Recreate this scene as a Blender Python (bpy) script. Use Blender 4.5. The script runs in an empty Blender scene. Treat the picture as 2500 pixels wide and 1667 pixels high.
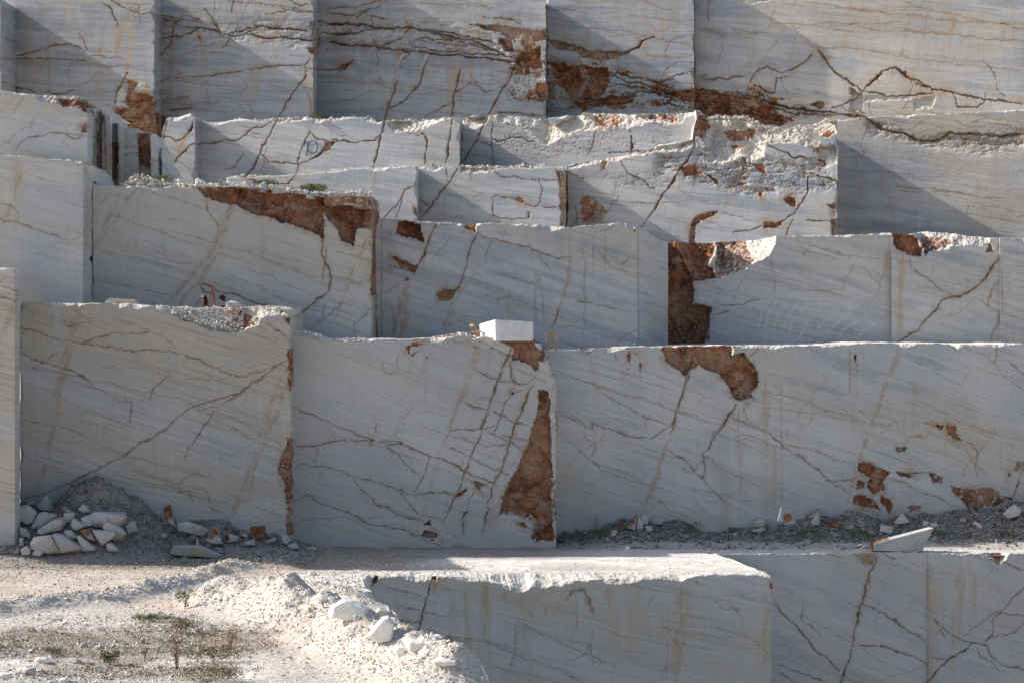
import bpy, bmesh, math, random
import numpy as np
from mathutils import Vector, Matrix
S = bpy.context.scene
COL = S.collection
R = math.radians
# ------------------------------------------------------------------ camera, sky, sun, exposure
F = 6000.0; HX = 1250.0; HY = 800.0        # focal length and principal axis in photo pixels (2500 x 1667)
cam = bpy.data.cameras.new('camera'); camo = bpy.data.objects.new('camera', cam); COL.objects.link(camo)
camo.location = (0, 0, 0); camo.rotation_euler = (R(90), 0, 0)
cam.sensor_width = 36; cam.lens = 36*F/2500; cam.shift_y = -(833.5-HY)/2500
cam.clip_start = 1; cam.clip_end = 3000
S.camera = camo
SUN_EL = 32.0; SUN_AZ = 12.0               # sun is on the left, a little behind the faces
w = bpy.data.worlds.new('World'); S.world = w; w.use_nodes = True
nt = w.node_tree; nt.nodes.clear()
sky = nt.nodes.new('ShaderNodeTexSky'); sky.sky_type = 'NISHITA'; sky.sun_disc = False
sky.sun_elevation = R(SUN_EL); sky.sun_rotation = R(-90+SUN_AZ); sky.dust_density = 2.5; sky.air_density = 1.0
bg = nt.nodes.new('ShaderNodeBackground'); bg.inputs[1].default_value = 0.109
wo = nt.nodes.new('ShaderNodeOutputWorld')
nt.links.new(sky.outputs[0], bg.inputs[0]); nt.links.new(bg.outputs[0], wo.inputs[0])
sl = bpy.data.lights.new('sun', 'SUN'); sl.energy = 4.4; sl.angle = R(0.5); sl.color = (1, .93, .83)
so = bpy.data.objects.new('sun', sl); COL.objects.link(so)
tosun = Vector((-math.cos(R(SUN_AZ))*math.cos(R(SUN_EL)), math.sin(R(SUN_AZ))*math.cos(R(SUN_EL)), math.sin(R(SUN_EL))))
so.rotation_euler = tosun.to_track_quat('Z', 'Y').to_euler()
S.view_settings.view_transform = 'Standard'; S.view_settings.look = 'None'
S.view_settings.exposure = 0.45; S.view_settings.gamma = 1
# ------------------------------------------------------------------ numeric helpers
rng = np.random.default_rng(7); rnd = random.Random(11)
def _h(ix, iy, s):
    h = (ix*374761393 + iy*668265263 + s*2147483647) & 0xffffffff
    h = ((h ^ (h >> 13))*1274126177) & 0xffffffff
    return ((h ^ (h >> 16)) & 0xffff)/65535.0
def vn(x, y, s=0):
    xi = np.floor(x).astype(np.int64); yi = np.floor(y).astype(np.int64)
    fx = x-xi; fy = y-yi; fx = fx*fx*(3-2*fx); fy = fy*fy*(3-2*fy)
    a = _h(xi, yi, s); b = _h(xi+1, yi, s); c = _h(xi, yi+1, s); d = _h(xi+1, yi+1, s)
    return (a*(1-fx)+b*fx)*(1-fy)+(c*(1-fx)+d*fx)*fy
def fbm(x, y, s=0, o=4, g=.5):
    x = np.asarray(x, float); y = np.asarray(y, float)+x*0
    t = 0; a = 1; n = 0
    for k in range(o):
        t = t+a*(vn(x, y, s+k*17)-.5)*2; n += a; a *= g; x = x*2.03+5.1; y = y*2.03+9.7
    return t/n
def sst(a, b, v):
    t = np.clip((v-a)/(b-a), 0, 1); return t*t*(3-2*t)
def Zf(x0, y0, k):
    def f(s):
        v = [float(q) for q in s.replace(',', ' ').split()]
        return [(x0+v[i]*k, y0+v[i+1]*k) for i in range(0, len(v), 2)]
    return f
Z1 = Zf(0, 0, 850/2352); Z2 = Zf(800, 0, 850/2352); Z3 = Zf(1600, 0, 900/2352); Z4 = Zf(0, 400, 950/2352)
Z5 = Zf(850, 500, 850/2352); Z6 = Zf(1600, 500, 900/2352); Z7 = Zf(0, 1150, 850/2352); Z8 = Zf(700, 850, 750/2138)
Z9 = Zf(1350, 850, 1150/2352); Z10 = Zf(600, 1280, 900/2352); Z11 = Zf(1600, 1250, 900/2352); OV = Zf(0, 0, 1.063)
PX = Zf(0, 0, 1)
ZT = {'1': Z1, '2': Z2, '3': Z3, '4': Z4, '5': Z5, '6': Z6, '7': Z7, '8': Z8, '9': Z9, 'A': Z10, 'B': Z11, 'O': OV}
def wp(x, y, Y): return ((x-HX)/F*Y, Y, (HY-y)/F*Y)
ZF = -9.63                                  # level of the quarry floor below the eye
# ------------------------------------------------------------------ tagging
def tag(o, label=None, cat=None, group=None, kind=None):
    if label: o['label'] = label
    if cat: o['category'] = cat
    if group: o['group'] = group
    if kind: o['kind'] = kind
    return o
def link(name, me, mats, parent=None):
    o = bpy.data.objects.new(name, me); COL.objects.link(o)
    for m in (mats if isinstance(mats, (list, tuple)) else [mats]): me.materials.append(m)
    if parent: o.parent = parent
    return o
def grid_mesh(name, P, quads, attrs=None, origin=None, smooth=False):
    P = np.asarray(P, np.float32)
    if origin is not None: P = P-np.asarray(origin, np.float32)
    me = bpy.data.meshes.new(name); n = len(P); m, k = quads.shape
    me.vertices.add(n); me.vertices.foreach_set('co', P.ravel())
    me.loops.add(m*k); me.loops.foreach_set('vertex_index', quads.astype(np.int32).ravel())
    me.polygons.add(m); me.polygons.foreach_set('loop_start', np.arange(0, m*k, k, dtype=np.int32))
    me.polygons.foreach_set('use_smooth', np.full(m, smooth))
    me.update(calc_edges=True)
    for an, arr in (attrs or {}).items():
        a = me.attributes.new(an, 'FLOAT_COLOR', 'POINT'); a.data.foreach_set('color', np.asarray(arr, np.float32).ravel())
    return me
# ------------------------------------------------------------------ node helper
class NB:
    def __init__(s, name):
        s.m = bpy.data.materials.new(name); s.m.use_nodes = True; s.t = s.m.node_tree; s.t.nodes.clear()
        s.out = s.t.nodes.new('ShaderNodeOutputMaterial'); s.b = s.t.nodes.new('ShaderNodeBsdfPrincipled')
        s.t.links.new(s.b.outputs[0], s.out.inputs[0]); s.b.inputs['Roughness'].default_value = .85
        s.b.inputs['Specular IOR Level'].default_value = .2
    def n(s, typ, ins=None, **kw):
        nd = s.t.nodes.new(typ)
        for k, v in kw.items(): setattr(nd, k, v)
        for k, v in (ins or {}).items(): s.put(nd.inputs[k], v)
        return nd
    def put(s, sock, v):
        if isinstance(v, bpy.types.NodeSocket): s.t.links.new(v, sock)
        elif isinstance(v, (tuple, list)) and sock.type == 'RGBA' and len(v) == 3: sock.default_value = (*v, 1)
        else: sock.default_value = v
    def math(s, op, a, b=0.0, c=None, clamp=False):
        nd = s.n('ShaderNodeMath', operation=op, use_clamp=clamp); s.put(nd.inputs[0], a); s.put(nd.inputs[1], b)
        if c is not None: s.put(nd.inputs[2], c)
        return nd.outputs[0]
    def noise(s, vec, scale, detail=5, rough=.55, dist=0.0):
        nd = s.n('ShaderNodeTexNoise', {'Vector': vec, 'Scale': scale, 'Detail': detail, 'Roughness': rough, 'Distortion': dist})
        return nd.outputs[0]
    def ss(s, v, a, b, lo=0.0, hi=1.0):
        nd = s.n('ShaderNodeMapRange', {'Value': v, 'From Min': a, 'From Max': b, 'To Min': lo, 'To Max': hi}, interpolation_type='SMOOTHSTEP')
        return nd.outputs[0]
    def mix(s, f, a, b):
        nd = s.n('ShaderNodeMix', data_type='RGBA'); s.put(nd.inputs[0], f); s.put(nd.inputs[6], a); s.put(nd.inputs[7], b)
        return nd.outputs[2]
    def xyz(s, x, y, z):
        nd = s.n('ShaderNodeCombineXYZ'); s.put(nd.inputs[0], x); s.put(nd.inputs[1], y); s.put(nd.inputs[2], z); return nd.outputs[0]
    def attr(s, name):
        a = s.n('ShaderNodeAttribute', attribute_name=name); sp = s.n('ShaderNodeSeparateColor', {0: a.outputs['Color']})
        return sp.outputs[0], sp.outputs[1], sp.outputs[2], a.outputs['Alpha']
    def bump(s, h, strength=.5, dist=.05, base=None):
        nd = s.n('ShaderNodeBump', {'Height': h, 'Strength': strength, 'Distance': dist})
        if base: s.put(nd.inputs['Normal'], base)
        return nd.outputs[0]
    def fin(s, col, normal=None, rough=None):
        s.put(s.b.inputs['Base Color'], col)
        if normal: s.put(s.b.inputs['Normal'], normal)
        if rough is not None: s.put(s.b.inputs['Roughness'], rough)
        return s.m
def rust_col(N, v):
    a = N.noise(v, 1.6, 8, .7, .4); b = N.noise(v, 6.5, 6, .75); c = N.noise(v, .55, 3)
    base = N.mix(N.ss(a, .40, .60), (.17, .065, .032), (.40, .165, .08))
    base = N.mix(N.ss(c, .48, .62, 0, .6), base, (.47, .29, .17))
    base = N.mix(N.ss(b, .44, .36, 0, .6), base, (.15, .065, .035)); e_ = N.noise(v, 1.15, 5, .7, .8); base = N.mix(N.ss(e_, .53, .60, 0, .65), base, (.44, .34, .27))
    return N.mix(N.ss(b, .55, .66, 0, .75), base, (.55, .46, .38))
def mat_marble(name, dip=20, blue=.3, warm=.4, tone=1.0, streak=1.0, wt=.45, off=0.0, cool=0.0):
    N = NB(name); tc = N.n('ShaderNodeTexCoord'); o = N.n('ShaderNodeVectorMath', {0: tc.outputs['Object'], 1: (off*3.1, off*7.7, off)}, operation='ADD').outputs[0]
    sp = N.n('ShaderNodeSeparateXYZ', {0: o}); x, y, z = sp.outputs
    wv = N.math('MULTIPLY', N.math('SUBTRACT', N.noise(o, .13, 3), .5), .8)
    cd, sd = math.cos(R(dip)), math.sin(R(dip))
    al = N.math('SUBTRACT', N.math('MULTIPLY', x, cd), N.math('MULTIPLY', z, sd))
    ac = N.math('ADD', N.math('ADD', N.math('MULTIPLY', x, sd), N.math('MULTIPLY', z, cd)), wv)
    def an(a, c): return N.xyz(N.math('MULTIPLY', al, a), N.math('MULTIPLY', y, .3), N.math('MULTIPLY', ac, c))
    wide = N.noise(an(.06, .75), 1.0, 8, .66, .3)
    mid = N.noise(an(.16, 3.3), 1.0, 8, .66, .08)
    fine = N.noise(an(.38, 13.0), 1.0, 5, .7, .05)
    cloud = N.noise(o, .22, 5, .55); patch = N.noise(o, 1.1, 6, .6)
    W = [c*tone for c in (.635, .615, .585)]; G = [c*tone for c in (.53, .535, .55)]
    B = (.31*tone, .35*tone, .42*tone)
    col = N.mix(N.ss(cloud, .40, .60), W, G)
    col = N.mix(N.math('MULTIPLY', N.ss(wide, .50, .62), blue), col, B)
    col = N.mix(N.math('MULTIPLY', N.ss(mid, .49, .66), .26*streak+.42*blue*streak), col, (.36*tone, .37*tone, .40*tone))
    col = N.mix(N.math('MULTIPLY', N.ss(mid, .49, .36), .34*streak), col, (.74*tone, .735*tone, .72*tone))
    tint = N.noise(an(.05, .3), 1.0, 3); col = N.mix(N.ss(tint, .46, .60, 0, wt), col, (.54*tone, .485*tone, .40*tone))
    gate = N.ss(N.noise(an(.1, 1.3), 1.0, 3), .42, .62)
    col = N.mix(N.math('MULTIPLY', N.math('MULTIPLY', N.ss(fine, .52, .62), gate), .58*streak), col, (.26*tone, .235*tone, .20*tone))
    col = N.mix(N.math('MULTIPLY', N.ss(fine, .47, .36), .26*streak), col, (.75*tone, .75*tone, .76*tone))
    if cool: col = N.mix(N.ss(N.noise(o, .16, 4), .38, .55, cool*.4, cool), col, (.31, .355, .42))
    # water runs and dust, vertical
    run = N.noise(N.xyz(N.math('MULTIPLY', x, 1.0), y, N.math('MULTIPLY', z, .07)), 1.0, 7, .65)
    col = N.mix(N.math('MULTIPLY', N.math('MULTIPLY', N.ss(run, .52, .70), N.ss(N.noise(o, .17, 2), .4, .62)), warm), col, (.50*tone, .435*tone, .33*tone))
    run2 = N.noise(N.xyz(N.math('MULTIPLY', x, 2.3), N.math('ADD', y, 9.0), N.math('MULTIPLY', z, .22)), 1.0, 6, .7)
    col = N.mix(N.math('MULTIPLY', N.ss(run2, .60, .74), .30), col, (.74*tone, .72*tone, .68*tone))
    saw = N.noise(N.xyz(N.math('MULTIPLY', x, 13.0), y, N.math('MULTIPLY', z, .35)), 1.0, 3, .6)
    col = N.mix(N.math('MULTIPLY', N.ss(saw, .5, .75), .14), col, (.8, .8, .8))
    col = N.mix(N.math('MULTIPLY', N.ss(patch, .55, .75), .22), col, (.40*tone, .39*tone, .37*tone))
    rust, crack, brk, vein = N.attr('f1'); stain, bl, wh, top = N.attr('f2')
    p = N.noise(o, 5.5, 6, .7)
    col = N.mix(N.math('MULTIPLY', bl, N.ss(mid, .36, .55, .45, .95)), col, (.29*tone, .33*tone, .40*tone))
    col = N.mix(N.math('MULTIPLY', stain, N.ss(run2, .35, .6, .35, 1.0)), col, (.45, .325, .19))
    col = N.mix(N.math('MULTIPLY', wh, N.ss(saw, .35, .6, .3, .9)), col, (.74, .745, .76))
    col = N.mix(N.math('MULTIPLY', vein, N.ss(p, .36, .58, .25, 1.0)), col, (.38, .245, .135))
    bn = N.noise(o, 2.4, 7, .7)
    bcol = N.mix(N.ss(bn, .40, .62), (.60, .555, .49), (.76, .735, .70)); bcol = N.mix(N.ss(bn, .56, .70, 0, .6), bcol, (.58, .40, .26))
    col = N.mix(brk, col, bcol)
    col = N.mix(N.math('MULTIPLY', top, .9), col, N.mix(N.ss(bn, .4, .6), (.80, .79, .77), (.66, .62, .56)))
    re = N.ss(N.math('ADD', rust, N.math('MULTIPLY', N.math('MULTIPLY', N.math('SUBTRACT', p, .5), N.ss(rust, 0, .2)), 2.1)), .46, .60)
    col = N.mix(re, col, rust_col(N, o))
    ck = N.math('MULTIPLY', crack, N.ss(p, .30, .52, .55, 1.0))
    col = N.mix(ck, col, N.mix(N.ss(bn, .4, .6), (.085, .05, .03), (.28, .145, .065)))
    rb = N.math('ADD', N.math('ADD', re, brk), top, clamp=True)
    big = N.noise(o, 3.0, 9, .72)
    nb = N.bump(big, N.math('ADD', N.math('MULTIPLY', rb, .85), .05), .16)
    nb = N.bump(mid, .16, .03, nb); nb = N.bump(saw, .10, .03, nb)
    return N.fin(col, nb, .8)
M = {}
M['top'] = mat_marble('slate_blue_marble_top_tier', 5, 1.0, .9, .73, 1.7, .5, 0, .5)
M['up'] = mat_marble('blue_grey_marble_second_tier', 9, .85, .5, .88, 1.2, .2, 3, .35)
M['upr'] = mat_marble('pale_marble_upper_right', 8, .6, .75, .83, .9, .75, 5)
M['c2'] = mat_marble('cool_marble_third_tier_right', 15, .55, .35, .90, .8, .3, 7)
M['c1'] = mat_marble('blue_banded_marble', 17, .50, .35, .90, .7, .4, 9)
M['c3'] = mat_marble('warm_grey_marble_third_tier_left', 17, .12, .55, .93, .8, .6, 11)
M['c4'] = mat_marble('smooth_warm_marble_left', 13, .15, .6, .95, .5, .6, 13)
M['d1'] = mat_marble('warm_striped_marble', 17, .08, .6, .90, .9, .75, 15)
M['d2'] = mat_marble('cool_smooth_marble', 21, .15, .30, .90, .55, .25, 17)
M['d3'] = mat_marble('long_block_marble', 19, .12, .5, .93, .85, .55, 19)
M['e1'] = mat_marble('warm_lower_marble', 14, .06, .8, .95, .9, .8, 21)
M['e2'] = mat_marble('cool_lower_marble', 20, .25, .6, .90, .7, .35, 23)
def mat_rock(name, mode=0):
    N = NB(name); tc = N.n('ShaderNodeTexCoord'); o = tc.outputs['Object']
    a = N.noise(o, 1.7, 7, .65, .3); b = N.noise(o, 7.0, 6, .7); c = N.noise(o, .8, 4)
    col = N.mix(N.ss(a, .4, .62), (.55, .54, .52), (.40, .405, .41))
    col = N.mix(N.ss(c, .52, .66, 0, .7), col, (.58, .47, .36))
    if mode == 1: col = N.mix(N.ss(c, .42, .56), rust_col(N, o), col)
    if mode == 2: col = N.mix(N.ss(a, .62, .5), N.mix(N.ss(b, .4, .6), (.60, .52, .42), (.45, .33, .22)), col)
    if mode == 3: col = rust_col(N, o)
    if mode == 4: col = N.mix(N.ss(a, .4, .66), (.84, .83, .81), (.74, .71, .66))
    nb = N.bump(N.noise(o, 5.0, 9, .75), .8, .06)
    return N.fin(col, nb, .85)
for i, k in enumerate(('rw', 'rmix', 'rtan', 'rrust', 'rbright')): M[k] = mat_rock(['white_marble_rock', 'rust_stained_rock', 'tan_rock', 'rust_brown_rock', 'fresh_white_marble'][i], i)
def mat_plain(name, c1, c2, sc=8, rough=.8, bump=.2):
    N = NB(name); tc = N.n('ShaderNodeTexCoord'); a = N.noise(tc.outputs['Object'], sc, 6, .6)
    return N.fin(N.mix(N.ss(a, .35, .65), c1, c2), N.bump(a, bump, .01), rough)
M['wood'] = mat_plain('varnished_beech_wood', (.42, .24, .10), (.52, .32, .15), 14, .5)
M['red_steel'] = mat_plain('red_oxide_painted_steel', (.30, .06, .035), (.38, .10, .06), 9, .6)
M['skin'] = mat_plain('skin', (.52, .30, .22), (.58, .35, .26), 5, .55, .05)
M['hair'] = mat_plain('dark_brown_hair', (.018, .012, .010), (.035, .022, .016), 60, .6, .6)
M['pinkcloth'] = mat_plain('pale_pink_scarf', (.68, .52, .48), (.75, .60, .56), 20)
M['brown_cloth'] = mat_plain('brown_fabric', (.10, .045, .025), (.16, .075, .04), 20)
M['black_cloth'] = mat_plain('black_fabric', (.018, .018, .022), (.03, .03, .036), 20)
M['white_cloth'] = mat_plain('white_shirt_fabric', (.66, .66, .68), (.74, .74, .76), 20)
M['blue_paint'] = mat_plain('blue_paint', (.045, .11, .22), (.08, .16, .28), 30)
M['red_paint'] = mat_plain('red_paint', (.45, .03, .03), (.5, .06, .05), 30)
def mat_leaf(name, a, b, c):
    N = NB(name); tc = N.n('ShaderNodeTexCoord'); q = N.noise(tc.outputs['Object'], 4, 4); q2 = N.noise(tc.outputs['Object'], 23, 3)
    return N.fin(N.mix(N.ss(q2, .52, .62), N.mix(N.ss(q, .4, .6), a, b), c), None, .7)
M['leaf'] = mat_leaf('green_leaves', (.07, .095, .03), (.13, .15, .05), (.22, .19, .09))
M['dry'] = mat_leaf('dry_olive_leaves', (.20, .155, .09), (.15, .135, .06), (.34, .25, .16))
M['redweed'] = mat_leaf('red_weed_stems', (.26, .08, .07), (.17, .12, .06), (.12, .13, .05))
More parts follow.
